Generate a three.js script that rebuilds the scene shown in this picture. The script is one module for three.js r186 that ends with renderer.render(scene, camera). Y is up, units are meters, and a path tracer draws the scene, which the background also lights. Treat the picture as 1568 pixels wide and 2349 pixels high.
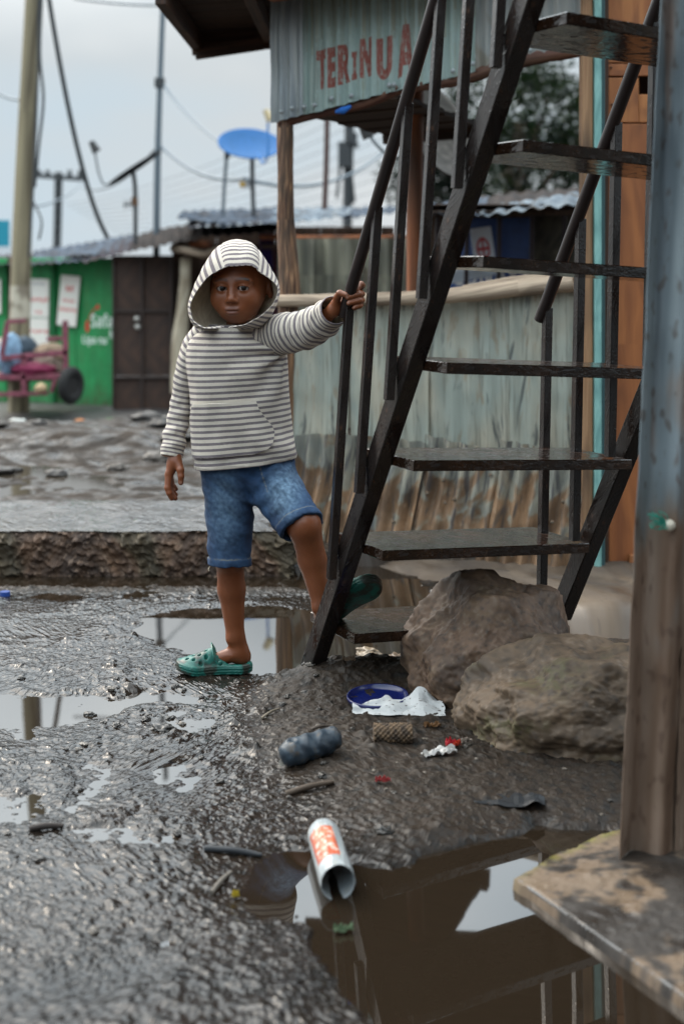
import * as THREE from 'three';
import { mergeGeometries, mergeVertices, toCreasedNormals } from 'three/addons/utils/BufferGeometryUtils.js';
import { RoundedBoxGeometry } from 'three/addons/geometries/RoundedBoxGeometry.js';
import { ImprovedNoise } from 'three/addons/math/ImprovedNoise.js';

// ---------------------------------------------------------------- camera
const scene = new THREE.Scene();
const CAM_H = 1.08, FOC = 3267, CX = 784, HZ = 600;      // focal length and horizon in 1568 x 2349 picture units
const FULL_H = 2 * (2349 - HZ);
const camera = new THREE.PerspectiveCamera(2 * Math.atan(FULL_H / 2 / FOC) * 180 / Math.PI, 1568 / FULL_H, 0.05, 600);
camera.position.set(0, CAM_H, 0);
camera.lookAt(0, CAM_H, -10);
camera.setViewOffset(1568, FULL_H, 0, FULL_H / 2 - HZ, 1568, 2349);   // level camera, lens shifted down
camera.focus = 3.52;
camera.userData.fStop = 1.75;
scene.add(camera);

const renderer = new THREE.WebGLRenderer({ antialias: true });
renderer.setSize(683, 1024);
renderer.toneMapping = THREE.LinearToneMapping;
renderer.toneMappingExposure = 1.0;
renderer.shadowMap.enabled = true;

// ---------------------------------------------------------------- noise
const IN = new ImprovedNoise();
const n3 = (x, y, z) => IN.noise(x, y, z);
const fbm = (x, y, z = 0, o = 4, g = 0.5) => { let a = 1, s = 0, t = 0; for (let i = 0; i < o; i++) { s += a * n3(x, y, z + i * 7.3); t += a; a *= g; x *= 2.03; y *= 2.03; z *= 2.03; } return s / t; };
let seed = 12345;
const rnd = () => { seed = (seed * 1664525 + 1013904223) >>> 0; return seed / 4294967296; };
const rr = (a, b) => a + (b - a) * rnd();
const clamp = (x, a = 0, b = 1) => Math.min(b, Math.max(a, x));
const sst = (a, b, x) => { const t = clamp((x - a) / (b - a)); return t * t * (3 - 2 * t); };
const lerp = (a, b, t) => a + (b - a) * t;
const V = (x, y, z) => new THREE.Vector3(x, y, z);
// a point of the place: sight line through a picture point, at a real depth in metres
const D = (px, py, d) => V((px - CX) / FOC * d, CAM_H - (py - HZ) / FOC * d, -d);

// ---------------------------------------------------------------- sky: overcast, brighter higher up
{
  const w = 1024, h = 512, data = new Float32Array(w * h * 4);
  const sunD = V(-0.60, 0.62, -0.54).normalize();
  for (let j = 0; j < h; j++) for (let i = 0; i < w; i++) {
    const th = ((i + 0.5) / w - 0.5) * Math.PI * 2, el = ((j + 0.5) / h - 0.5) * Math.PI;
    const x = Math.cos(el) * Math.cos(th), y = Math.sin(el), z = Math.cos(el) * Math.sin(th);
    const yy = Math.max(y, 0), k = 1 / (yy + 0.22);
    const c1 = fbm(x * k * 1.25 + 3, z * k * 1.25 + 1, 0.3, 5), c2 = fbm(x * k * 0.5 + 9, z * k * 0.5, 4.2, 3);
    const cloud = sst(-0.32, 0.4, c1 * 0.75 + c2 * 0.8);          // 0: darker slate gap, 1: bright cloud
    const cie = (1 + 2.0 * yy) / 1;                               // overcast sky: the zenith is about three times the horizon
    const sun = Math.max(0, x * sunD.x + y * sunD.y + z * sunD.z);
    const glow = 1 + 0.5 * Math.pow(sun, 3) + 1.2 * Math.pow(sun, 10);
    const L = lerp(0.30, 0.53, cloud) * cie * glow * lerp(1.28, 1, sst(0, 0.14, yy)) * lerp(1, 3.0, sst(0.15, 0.40, yy));
    const warm = clamp((glow - 1) * 0.5 + cloud * 0.3 * yy);
    const o = (j * w + i) * 4, dn = y < 0 ? 0.35 : 1;
    data[o] = L * dn * lerp(lerp(0.76, 0.94, cloud), 1.05, warm);
    data[o + 1] = L * dn * lerp(lerp(0.95, 1.0, cloud), 1.0, warm);
    data[o + 2] = L * dn * lerp(lerp(1.09, 1.03, cloud), 0.92, warm);
    data[o + 3] = 1;
  }
  const t = new THREE.DataTexture(data, w, h, THREE.RGBAFormat, THREE.FloatType);
  t.mapping = THREE.EquirectangularReflectionMapping; t.minFilter = t.magFilter = THREE.LinearFilter; t.wrapS = THREE.RepeatWrapping; t.needsUpdate = true;
  scene.background = t; scene.environment = t;
  const sun = new THREE.DirectionalLight(0xfff0dc, 1.1);
  sun.position.copy(sunD.clone().multiplyScalar(30)).add(V(0, 0, -4)); sun.target.position.set(0, 0, -4);
  sun.castShadow = true; sun.shadow.radius = 26; sun.shadow.mapSize.set(2048, 2048);
  Object.assign(sun.shadow.camera, { left: -16, right: 16, top: 16, bottom: -16, near: 1, far: 70 });
  scene.add(sun, sun.target);
}

// ---------------------------------------------------------------- helpers
const taken = {};
function numbered(n) { taken[n] = (taken[n] ?? -1) + 1; return taken[n] ? n + '_' + String(taken[n]).padStart(3, '0') : n; }
function tag(o, label, category, group, kind) { if (label) o.userData.label = label; if (category) o.userData.category = category; if (group) o.userData.group = group; if (kind) o.userData.kind = kind; return o; }
function shade(m) { m.castShadow = true; m.receiveShadow = true; return m; }
function thing(name, label, category, p = V(0, 0, 0), turn = 0, group) { const o = new THREE.Group(); o.name = numbered(name); o.position.copy(p); o.rotation.y = turn; scene.add(o); o.updateMatrixWorld(true); return tag(o, label, category, group); }
function part(name, geo, mat, parent, label) { const m = shade(new THREE.Mesh(geo, mat)); m.name = name; if (label) m.userData.label = label; parent.add(m); return m; }
function solo(name, geo, mat, label, category, group) { const m = shade(new THREE.Mesh(geo, mat)); m.name = numbered(name); scene.add(m); return tag(m, label, category, group); }
function struct(name, geo, mat) { const m = shade(new THREE.Mesh(geo, mat)); m.name = numbered(name); m.userData.kind = 'structure'; scene.add(m); return m; }
const merge = (a) => mergeGeometries(a.map((g) => g.index ? g.toNonIndexed() : g));

function dataTex(w, h, fn, srgb = true, repeat) {            // fn(u, v) gives [r, g, b] in 0..1 of the stored encoding
  if (w === 512 && h <= 1024) { w = 360; h = Math.round(h * 0.7); }
  const a = new Uint8Array(w * h * 4);
  for (let j = 0; j < h; j++) for (let i = 0; i < w; i++) { const c = fn((i + 0.5) / w, (j + 0.5) / h), o = (j * w + i) * 4; a[o] = clamp(c[0]) * 255; a[o + 1] = clamp(c[1]) * 255; a[o + 2] = clamp(c[2]) * 255; a[o + 3] = 255; }
  const t = new THREE.DataTexture(a, w, h); t.magFilter = THREE.LinearFilter; t.minFilter = THREE.LinearFilter;
  t.wrapS = t.wrapT = THREE.RepeatWrapping; if (repeat) t.repeat.set(...repeat); if (srgb) t.colorSpace = THREE.SRGBColorSpace; t.needsUpdate = true; return t;
}
const grey = (g) => [g, g, g];
const mixc = (a, b, t) => [lerp(a[0], b[0], t), lerp(a[1], b[1], t), lerp(a[2], b[2], t)];
const hex = (h) => [(h >> 16 & 255) / 255, (h >> 8 & 255) / 255, (h & 255) / 255];
// periodic noise on the unit square, so that repeated textures have no seam
const pn = (u, v, f, s = 0, o = 3) => { const a = u * 6.28318, b = v * 6.28318, R = f / 6.28318; let r = 0, t = 0, k = 1, q = 1; for (let i = 0; i < o; i++) { r += k * n3(Math.cos(a) * R * q + s, Math.sin(a) * R * q + Math.cos(b) * R * q * 0.73, Math.sin(b) * R * q + s * 1.7); t += k; k *= 0.5; q *= 2; } return r / t; };
const M = (o) => new THREE.MeshPhysicalMaterial({ roughness: 0.8, metalness: 0, ...o });

// a box with uv in metres and slightly eased edges
function box(w, h, d, x = 0, y = 0, z = 0, r = 0.003) {
  r = Math.min(r, w / 3, h / 3, d / 3);
  const g = new RoundedBoxGeometry(w, h, d, 1, r); metric(g); g.translate(x, y, z); return g;
}
function metric(g) {                                           // uv from position along the face: metres
  const p = g.attributes.position, n = g.attributes.normal, uv = new Float32Array(p.count * 2);
  for (let i = 0; i < p.count; i++) { const ax = Math.abs(n.getX(i)), ay = Math.abs(n.getY(i)), az = Math.abs(n.getZ(i)); let u, v; if (ay >= ax && ay >= az) { u = p.getX(i); v = p.getZ(i); } else if (ax >= az) { u = p.getZ(i); v = p.getY(i); } else { u = p.getX(i); v = p.getY(i); } uv[i * 2] = u; uv[i * 2 + 1] = v; }
  g.setAttribute('uv', new THREE.BufferAttribute(uv, 2)); return g;
}
// a rectangular bar between two points (axis along its length), uv v along the length
function bar(a, b, w, t, up = V(0, 0, 1), r = 0.002) {
  const L = a.distanceTo(b), g = new RoundedBoxGeometry(w, L, t, 1, Math.min(r, w / 3, t / 3)); metric(g);
  const y = b.clone().sub(a).normalize(), x = new THREE.Vector3().crossVectors(y, up).normalize(), z = new THREE.Vector3().crossVectors(x, y);
  g.applyMatrix4(new THREE.Matrix4().makeBasis(x, y, z)); const m = a.clone().add(b).multiplyScalar(0.5); g.translate(m.x, m.y, m.z); return g;
}
// tube through points with radius list; uv: u round, v metres along. wob: noise relief
function tube(pts, rad, seg = 24, rs = 10, wob = 0, wf = 20, cap = true) {
  const c = new THREE.CatmullRomCurve3(pts), L = c.getLength(), F = c.computeFrenetFrames(seg), pos = [], uv = [], idx = [];
  const R = (t) => { if (typeof rad === 'number') return rad; const k = t * (rad.length - 1), i = Math.min(rad.length - 2, Math.floor(k)); return lerp(rad[i], rad[i + 1], k - i); };
  for (let i = 0; i <= seg; i++) { const t = i / seg, p = c.getPoint(t); for (let j = 0; j <= rs; j++) { const a = j / rs * Math.PI * 2, q = F.normals[i].clone().multiplyScalar(Math.cos(a)).addScaledVector(F.binormals[i], Math.sin(a)); let r = R(t); if (wob) r *= 1 + wob * fbm(p.x * wf + Math.cos(a) * 1.3, p.y * wf * 0.35 + Math.sin(a) * 1.3, p.z * wf + 3, 3); pos.push(p.x + q.x * r, p.y + q.y * r, p.z + q.z * r); uv.push(j / rs * 6.28 * R(t), t * L); } }
  const W = rs + 1; for (let i = 0; i < seg; i++) for (let j = 0; j < rs; j++) { const k = i * W + j; idx.push(k, k + 1, k + W, k + 1, k + W + 1, k + W); }
  if (cap) for (const [i, f] of [[0, 1], [seg, 0]]) { const p = c.getPoint(i / seg), o = pos.length / 3; pos.push(p.x, p.y, p.z); uv.push(0, 0); for (let j = 0; j <= rs; j++) { const k = (i * W + j) * 3; pos.push(pos[k], pos[k + 1], pos[k + 2]); uv.push(Math.cos(j / rs * 6.28) * R(i / seg), Math.sin(j / rs * 6.28) * R(i / seg)); } for (let j = 0; j < rs; j++) f ? idx.push(o, o + 2 + j, o + 1 + j) : idx.push(o, o + 1 + j, o + 2 + j); }
  const g = new THREE.BufferGeometry(); g.setAttribute('position', new THREE.Float32BufferAttribute(pos, 3)); g.setAttribute('uv', new THREE.Float32BufferAttribute(uv, 2)); g.setIndex(idx); g.computeVertexNormals(); return g;
}
// a parametric sheet: fn(u, v) -> Vector3, uvf(u, v) -> [u, v]
function sheet(nu, nv, fn, uvf) {
  const pos = [], uv = [], idx = [];
  for (let j = 0; j <= nv; j++) for (let i = 0; i <= nu; i++) { const p = fn(i / nu, j / nv), q = uvf ? uvf(i / nu, j / nv) : [i / nu, j / nv]; pos.push(p.x, p.y, p.z); uv.push(q[0], q[1]); }
  for (let j = 0; j < nv; j++) for (let i = 0; i < nu; i++) { const k = j * (nu + 1) + i; idx.push(k, k + 1, k + nu + 1, k + 1, k + nu + 2, k + nu + 1); }
  const g = new THREE.BufferGeometry(); g.setAttribute('position', new THREE.Float32BufferAttribute(pos, 3)); g.setAttribute('uv', new THREE.Float32BufferAttribute(uv, 2)); g.setIndex(idx); g.computeVertexNormals(); return g;
}
// the same sheet with a real thickness (front, back and rim)
function plate(nu, nv, fn, uvf, th = 0.001) {
  const f = sheet(nu, nv, fn, uvf), p = f.attributes.position, n = f.attributes.normal, N = p.count, pos = Array.from(p.array), uv = Array.from(f.attributes.uv.array), idx = Array.from(f.index.array);
  for (let i = 0; i < N; i++) { pos.push(p.getX(i) - n.getX(i) * th, p.getY(i) - n.getY(i) * th, p.getZ(i) - n.getZ(i) * th); uv.push(uv[i * 2], uv[i * 2 + 1]); }
  const m = f.index.count; for (let i = 0; i < m; i += 3) idx.push(idx[i] + N, idx[i + 2] + N, idx[i + 1] + N);
  const rim = (a, b) => idx.push(a, a + N, b, b, a + N, b + N);
  for (let i = 0; i < nu; i++) { rim(i + 1, i); const k = nv * (nu + 1) + i; rim(k, k + 1); }
  for (let j = 0; j < nv; j++) { const k = j * (nu + 1); rim(k, k + nu + 1); rim(k + nu + nu + 1, k + nu); }
  const g = new THREE.BufferGeometry(); g.setAttribute('position', new THREE.Float32BufferAttribute(pos, 3)); g.setAttribute('uv', new THREE.Float32BufferAttribute(uv, 2)); g.setIndex(idx); return toCreasedNormals(g, 0.9);
}
// corrugated iron in the x-y plane facing +z: corners left/right with own bottom and top heights
function corrugated(w, yb0, yb1, yt0, yt1, o = {}) {
  const { pitch = 0.076, amp = 0.009, nx = 8, ny = 14, dent = 0.006, ragged = 0.004, sd = 0, th = 0.0012, phase = 0 } = o;
  const nu = Math.max(6, Math.round(w / pitch * nx));
  return plate(nu, ny, (u, v) => {
    const x = u * w, e = ragged * (v < 0.5 ? 1 : -1) * n3(x * 25, sd, 1);
    const y = lerp(lerp(yb0, yb1, u), lerp(yt0, yt1, u), v) + e * Math.abs(2 * v - 1);
    const c = Math.cos((x / pitch + phase) * Math.PI * 2);
    return V(x + dent * 0.6 * n3(x * 3, y * 3, sd + 5), y, amp * (0.8 + 0.3 * n3(x * 4, y * 4, sd)) * c + dent * 2 * fbm(x * 4, y * 5, sd + 9, 3));
  }, (u, v) => [u * w, lerp(yb0, yt0, v)], th);
}
// surface nets: meshes the zero set of a distance field on a grid
function nets(f, lo, hi, c) {
  const nx = Math.ceil((hi.x - lo.x) / c) + 1, ny = Math.ceil((hi.y - lo.y) / c) + 1, nz = Math.ceil((hi.z - lo.z) / c) + 1, S = new Float32Array(nx * ny * nz), at = (i, j, k) => i + nx * (j + ny * k);
  for (let k = 0; k < nz; k++) for (let j = 0; j < ny; j++) for (let i = 0; i < nx; i++) S[at(i, j, k)] = f(lo.x + i * c, lo.y + j * c, lo.z + k * c);
  const id = new Int32Array(nx * ny * nz).fill(-1), pos = [], idx = [];
  const E = []; for (let a = 0; a < 8; a++) for (const b of [1, 2, 4]) if (!(a & b)) E.push([a, a | b]);
  for (let k = 0; k < nz - 1; k++) for (let j = 0; j < ny - 1; j++) for (let i = 0; i < nx - 1; i++) {
    const v = []; let m = 0; for (let q = 0; q < 8; q++) { v[q] = S[at(i + (q & 1), j + (q >> 1 & 1), k + (q >> 2))]; if (v[q] < 0) m |= 1 << q; }
    if (m === 0 || m === 255) continue;
    let x = 0, y = 0, z = 0, n = 0;
    for (const [a, b] of E) if ((v[a] < 0) !== (v[b] < 0)) { const t = v[a] / (v[a] - v[b]); x += lerp(a & 1, b & 1, t); y += lerp(a >> 1 & 1, b >> 1 & 1, t); z += lerp(a >> 2, b >> 2, t); n++; }
    id[at(i, j, k)] = pos.length / 3; pos.push(lo.x + (i + x / n) * c, lo.y + (j + y / n) * c, lo.z + (k + z / n) * c);
  }
  const quad = (a, b, d, e, flip) => { if (a < 0 || b < 0 || d < 0 || e < 0) return; flip ? idx.push(a, d, b, b, d, e) : idx.push(a, b, d, b, e, d); };
  for (let k = 1; k < nz - 1; k++) for (let j = 1; j < ny - 1; j++) for (let i = 1; i < nx - 1; i++) {
    const s = S[at(i, j, k)] < 0;
    if (s !== S[at(i + 1, j, k)] < 0) quad(id[at(i, j - 1, k - 1)], id[at(i, j, k - 1)], id[at(i, j - 1, k)], id[at(i, j, k)], !s);
    if (s !== S[at(i, j + 1, k)] < 0) quad(id[at(i - 1, j, k - 1)], id[at(i - 1, j, k)], id[at(i, j, k - 1)], id[at(i, j, k)], !s);
    if (s !== S[at(i, j, k + 1)] < 0) quad(id[at(i - 1, j - 1, k)], id[at(i, j - 1, k)], id[at(i - 1, j, k)], id[at(i, j, k)], !s);
  }
  const g = new THREE.BufferGeometry(); g.setAttribute('position', new THREE.Float32BufferAttribute(pos, 3)); g.setIndex(idx); g.computeVertexNormals();
  return g;
}
const smin = (a, b, k) => { const h = Math.max(k - Math.abs(a - b), 0) / k; return Math.min(a, b) - h * h * k * 0.25; };
const smax = (a, b, k) => -smin(-a, -b, k);
const sEll = (x, y, z, cx, cy, cz, a, b, c) => { const X = (x - cx) / a, Y = (y - cy) / b, Z = (z - cz) / c, k0 = Math.hypot(X, Y, Z), k1 = Math.hypot(X / a, Y / b, Z / c); return k1 < 1e-9 ? -Math.min(a, b, c) : k0 * (k0 - 1) / k1; };
const sCap = (x, y, z, A, B, ra, rb) => { const bx = B.x - A.x, by = B.y - A.y, bz = B.z - A.z, px = x - A.x, py = y - A.y, pz = z - A.z, h = clamp((px * bx + py * by + pz * bz) / (bx * bx + by * by + bz * bz)); return Math.hypot(px - bx * h, py - by * h, pz - bz * h) - lerp(ra, rb, h); };
const sSph = (x, y, z, cx, cy, cz, r) => Math.hypot(x - cx, y - cy, z - cz) - r;
function paint(g, fn) { const p = g.attributes.position, n = g.attributes.normal, c = new Float32Array(p.count * 3); for (let i = 0; i < p.count; i++) { const q = fn(p.getX(i), p.getY(i), p.getZ(i), n.getX(i), n.getY(i), n.getZ(i)); c[i * 3] = q[0]; c[i * 3 + 1] = q[1]; c[i * 3 + 2] = q[2]; } g.setAttribute('color', new THREE.BufferAttribute(c, 3)); return g; }

// ---------------------------------------------------------------- ground: wet mud with puddles
const G = (px, py) => { const d = CAM_H * FOC / (py - HZ); return [(px - CX) / FOC * d, d]; };
const PUDDLES = [
  [[335, 1450], [345, 1425], [420, 1405], [520, 1398], [640, 1402], [700, 1412], [760, 1425], [860, 1440], [960, 1462], [1010, 1490], [1000, 1512], [900, 1515], [760, 1520], [735, 1540], [640, 1543], [560, 1540], [440, 1490]],
  [[845, 1296], [900, 1310], [960, 1340], [1005, 1385], [960, 1420], [880, 1400], [850, 1370], [820, 1330]],
  [[-120, 1612], [40, 1596], [200, 1590], [380, 1586], [500, 1600], [470, 1622], [330, 1612], [240, 1640], [80, 1662], [-140, 1668]],
  [[300, 1650], [420, 1634], [520, 1650], [500, 1690], [430, 1700], [330, 1672]],
  [[175, 1735], [240, 1705], [275, 1720], [270, 1790], [215, 1860], [150, 1880], [140, 1830], [185, 1790]],
  [[360, 1770], [430, 1752], [455, 1780], [420, 1806], [380, 1796]],
  [[-60, 1835], [60, 1800], [130, 1850], [60, 1895], [-60, 1910]],
  [[150, 1900], [300, 1880], [400, 1920], [360, 1985], [250, 1975], [160, 1940]],
  [[355, 2150], [420, 2135], [440, 2165], [380, 2188]],
  [[600, 2040], [650, 2012], [700, 1990], [760, 2010], [830, 2034], [900, 2012], [960, 1988], [1000, 1962], [1100, 1928], [1250, 1906], [1420, 1912], [1600, 1930], [1800, 2100], [1800, 2480], [1000, 2480], [860, 2349], [800, 2240], [740, 2185], [745, 2130], [690, 2095], [620, 2075]],
].map((p) => p.map(([a, b]) => G(a, b)));
function polySd(P, x, y) {                                      // negative inside
  let d = 1e9, s = 1;
  for (let i = 0, j = P.length - 1; i < P.length; j = i++) { const ex = P[j][0] - P[i][0], ey = P[j][1] - P[i][1], wx = x - P[i][0], wy = y - P[i][1], t = clamp((wx * ex + wy * ey) / (ex * ex + ey * ey)); d = Math.min(d, Math.hypot(wx - ex * t, wy - ey * t)); const a = y >= P[i][1], b = y < P[j][1], c = ex * wy > ey * wx; if ((a && b && c) || (!a && !b && !c)) s = -s; }
  return s * d;
}
const DRY = [[620, 1600], [690, 1560], [760, 1505], [960, 1500], [1500, 1480], [1500, 1920], [1100, 1915], [980, 1950], [800, 1900], [640, 1800], [600, 1700]].map(([a, b]) => G(a, b));
const dryness = (x, d) => Math.max(sst(0.14, -0.1, polySd(DRY, x, d) + 0.10 * fbm(x * 3, d * 3, 3, 2)), sst(4.55, 4.72, d + 0.12 * fbm(x * 4, 3, 1, 2)) * sst(0.0, -0.2, x) * 0.8);
let shallow = false;
function puddleSd(x, d) {
  const wx = x + 0.028 * fbm(x * 13, d * 13, 1, 3), wd = d + 0.05 * fbm(x * 9, d * 7, 5, 3);
  let m = 1e9, k = 0; PUDDLES.forEach((P, i) => { const s = polySd(P, wx, wd); if (s < m) { m = s; k = i; } }); shallow = k >= 2 && k <= 8; return m;
}
const WATER = 0.0;
function groundY(x, d) {
  const sd = puddleSd(x, d), sh = shallow, dry = dryness(x, d);
  const flat = sst(-0.04, 0.26, fbm(x * 2.6, d * 2.2, 31, 3)) * (1 - dry);                     // smooth slick patches between clods
  const lump = 1 - Math.abs(fbm(x * 13, d * 13, 2.2, 3)) * 3.2, clod = sst(0.14, 0.46, fbm(x * 30, d * 30, 8.1, 2)), grit = fbm(x * 85, d * 85, 3.3, 2), clump = sst(0.08, 0.5, fbm(x * 6, d * 6, 12, 3));
  const rough = 1 - 0.75 * flat;
  let y = 0.0078 - 0.0022 * sst(0.1, -0.35, x) - 0.035 * sst(4.5, 4.85, d) * sst(0.05, -0.1, x) + 0.006 * fbm(x * 2.2, d * 2.2, 7, 3) + 0.0026 * lump * rough + 0.0095 * clod * (0.35 + clump) * rough + 0.008 * clump * rough + 0.0034 * grit * rough - 0.0048 * flat;
  y += dry * (0.022 + 0.006 * fbm(x * 16, d * 16, 4, 3) + 0.003 * grit);
  // soil heaped round the foot of the stairs
  const mx = (x - 0.07) / 0.19, md = (d - 3.58) / 0.115; y += 0.05 * Math.exp(-(mx * mx * mx * mx + md * md)) * (1 + 0.35 * fbm(x * 14, d * 14, 6, 3));
  if (sh) return y - 0.0078 * sst(0.04, -0.035, sd) + 0.004 * sst(0, 0.4, fbm(x * 16, d * 12, 77, 3)) * sst(0.05, -0.02, sd);
  return lerp(-0.03 + 0.003 * grit, y, sst(-0.03, 0.10, sd) * 0.4 + sst(-0.03, 0.025, sd) * 0.6);
}
function groundMesh(x0, x1, d0, d1, nx, nd, fy) {
  return sheet(nx, nd, (u, v) => { const x = lerp(x0, x1, u), d = lerp(d0, d1, v); return V(x, fy(x, d), -d); }, (u, v) => [u, v]);
}
const GX0 = -1.40, GX1 = 1.12, GD0 = 1.72, GD1 = 5.05;
{
  const W = 896, H = 1152, q = (u, v) => [lerp(GX0, GX1, u), lerp(GD0, GD1, v)];
  const map = dataTex(W, H, (u, v) => {
    const [x, d] = q(u, v), a = fbm(x * 4, d * 4, 1, 4), b = fbm(x * 38, d * 38, 5, 3), st = fbm(x * 120, d * 120, 9, 1), dry = dryness(x, d);
    let c = mixc(hex(0x191512), hex(0x261e18), clamp(0.5 + a * 1.6)); c = mixc(c, hex(0x2f2419), dry * 0.55);
    c = mixc(c, hex(0x121110), clamp(-b * 1.8)); c = mixc(c, hex(0x6d635a), sst(0.42, 0.7, st) * 0.55); return c;
  });
  const rough = dataTex(W / 2, H / 2, (u, v) => {
    const [x, d] = q(u, v), dry = dryness(x, d), a = fbm(x * 9, d * 9, 15, 3), b = fbm(x * 50, d * 50, 25, 2);
    return grey(clamp(0.115 + 0.10 * a + 0.10 * b + dry * (0.50 + 0.2 * b), 0.06, 0.9));
  }, false);
  const bump = dataTex(1024, 1024, (u, v) => grey(clamp(0.42 + 0.45 * pn(u, v, 70, 2, 3) + 0.35 * sst(0.05, 0.45, pn(u, v, 110, 6, 1)))), false, [2.5, 3.1]);
  const mud = M({ map, roughnessMap: rough, roughness: 1, bumpMap: bump, bumpScale: 0.0032, ior: 1.36 });
  struct('muddy_ground', groundMesh(GX0, GX1, GD0, GD1, 470, 600, groundY), mud);
  const water = M({ color: new THREE.Color().setRGB(0.016, 0.011, 0.007), roughness: 0.02, ior: 1.75, bumpMap: dataTex(512, 512, (u, v) => grey(0.5 + 0.5 * pn(u, v, 9, 3, 2)), false, [2, 2]), bumpScale: 0.00012 });
  struct('puddle_water', groundMesh(GX0, GX1, GD0, GD1, 4, 4, () => WATER), water);
}
// the ground beyond: falls away from the kerb towards the shacks and goes on to the horizon
const farY = (x, d) => {
  const base = d < 5.3 ? 0.05 : d < 8.2 ? lerp(0.09, 0.02, sst(5.6, 6.2, d)) + 0.07 * Math.exp(-(((d - 8.1) / 0.35) ** 2)) : lerp(0.09, -0.42, sst(8.1, 13.5, d));
  if (d > 30) return -0.45;
  const near = sst(5.4, 6.2, d) * sst(12.6, 11.2, d);
  return base + near * (0.022 * fbm(x * 1.6, d * 1.1, 3, 4) + 0.022 * sst(0.05, 0.5, fbm(x * 3.4, d * 2.2, 8, 4)) + 0.018 * sst(0.1, 0.5, fbm(x * 9, d * 4, 18, 3)) + 0.008) - (d < 5.05 ? 0.12 : 0) + 0.012 * fbm(x * 9, d * 7, 4, 2);
};
{
  const map = dataTex(512, 512, (u, v) => { const a = pn(u, v, 6, 3, 4), b = pn(u, v, 40, 7, 2); return mixc(mixc(hex(0x1c1713), hex(0x30271f), clamp(0.5 + a * 1.4)), hex(0x544d46), sst(0.2, 0.5, b) * 0.4); }, true, [12, 12]);
  const rough = dataTex(512, 512, (u, v) => grey(clamp(0.70 + 1.7 * pn(u, v, 12, 13, 4), 0.12, 1)), false, [9, 9]);
  const mud = M({ map, roughnessMap: rough, roughness: 1, bumpMap: dataTex(512, 512, (u, v) => grey(0.5 + 0.5 * pn(u, v, 24, 5, 3)), false, [16, 16]), bumpScale: 0.018, ior: 1.33 });
  struct('ground', groundMesh(-7, 7, 4.5, 16, 330, 330, farY), mud);
  const big = struct('ground', sheet(60, 60, (u, v) => { const x = lerp(-160, 160, u), z = lerp(60, -300, v); return V(x, -0.56 + (Math.abs(x) < 9 && z > -20 && z < 2 ? -0.1 : 0), z); }, (u, v) => [u * 30, v * 30]), mud);
  const water = M({ color: new THREE.Color().setRGB(0.04, 0.032, 0.024), roughness: 0.06, ior: 1.333 });
  for (const [x0, x1, d0, d1] of [[-6, 0.6, 5.95, 8.1]]) struct('puddle_water', groundMesh(x0, x1, d0, d1, 40, 2, () => 0.026), water);
}

// ---------------------------------------------------------------- materials shared by built things
const woodTex = (a, b, s, rep) => dataTex(256, 512, (u, v) => { const g = pn(u, v * 0.12 + 0.02 * pn(u, v, 3, s), 26, s, 3), k = pn(u, v, 4, s + 4, 2); return mixc(mixc(hex(a), hex(b), clamp(0.5 + g * 1.5)), hex(0x1c130d), clamp(k * 0.9)); }, true, rep);
const grainBump = dataTex(256, 256, (u, v) => grey(0.5 + 0.5 * pn(u, v * 0.15, 30, 4, 3)), false, [4, 1.5]);
const woodDark = M({ map: woodTex(0x2e1d14, 0x51331f, 3, [3, 1]), roughness: 0.7, bumpMap: grainBump, bumpScale: 0.003 });
const woodOrange = M({ map: woodTex(0x7c4423, 0x9c5b30, 9, [3, 1]), roughness: 0.62, bumpMap: grainBump, bumpScale: 0.002 });
const woodGrey = M({ map: woodTex(0x93806d, 0xbba68f, 5, [3, 1.2]), roughness: 0.75, bumpMap: grainBump, bumpScale: 0.004 });
const woodPost = M({ map: woodTex(0x43291a, 0xa27c5a, 15, [7, 2]), roughness: 0.6, bumpMap: grainBump, bumpScale: 0.006 });
const steelMap = dataTex(512, 512, (u, v) => { const a = pn(u, v, 5, 3, 4), b = pn(u, v, 40, 8, 2); return mixc(mixc(hex(0x171413), hex(0x241c19), clamp(0.5 + a * 1.6)), hex(0x5a3a26), sst(0.24, 0.5, a * 0.6 + b * 0.6) * 0.6); }, true, [3, 2]);
const steelRough = dataTex(256, 256, (u, v) => grey(clamp(0.28 + 0.45 * pn(u, v, 9, 9, 3), 0.10, 0.8)), false, [4, 2]);
const steelBump = dataTex(512, 512, (u, v) => grey(0.45 + 0.4 * pn(u, v, 50, 3, 2) + 0.5 * sst(0.34, 0.5, pn(u, v, 26, 7, 1))), false, [4, 3]);
const steel = M({ map: steelMap, roughnessMap: steelRough, roughness: 1, bumpMap: steelBump, bumpScale: 0.0007, specularIntensity: 1 });
const treadMap = dataTex(512, 512, (u, v) => { const a = pn(u, v, 4, 13, 4), b = pn(u, v, 30, 18, 3); return mixc(mixc(hex(0x1a110c), hex(0x301e13), clamp(0.5 + a * 1.6)), hex(0x5a4434), sst(0.16, 0.4, b) * 0.35); }, true, [3, 3]);
const treadRough = dataTex(512, 512, (u, v) => grey(clamp(0.07 + 0.6 * sst(0.05, 0.4, pn(u, v, 16, 21, 4)), 0.05, 0.9)), false, [2.5, 5]);
const treadMat = M({ map: treadMap, roughnessMap: treadRough, roughness: 1, bumpMap: dataTex(512, 512, (u, v) => grey(0.5 + 0.5 * pn(u, v, 22, 23, 4)), false, [2.5, 6]), bumpScale: 0.0014 });
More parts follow.
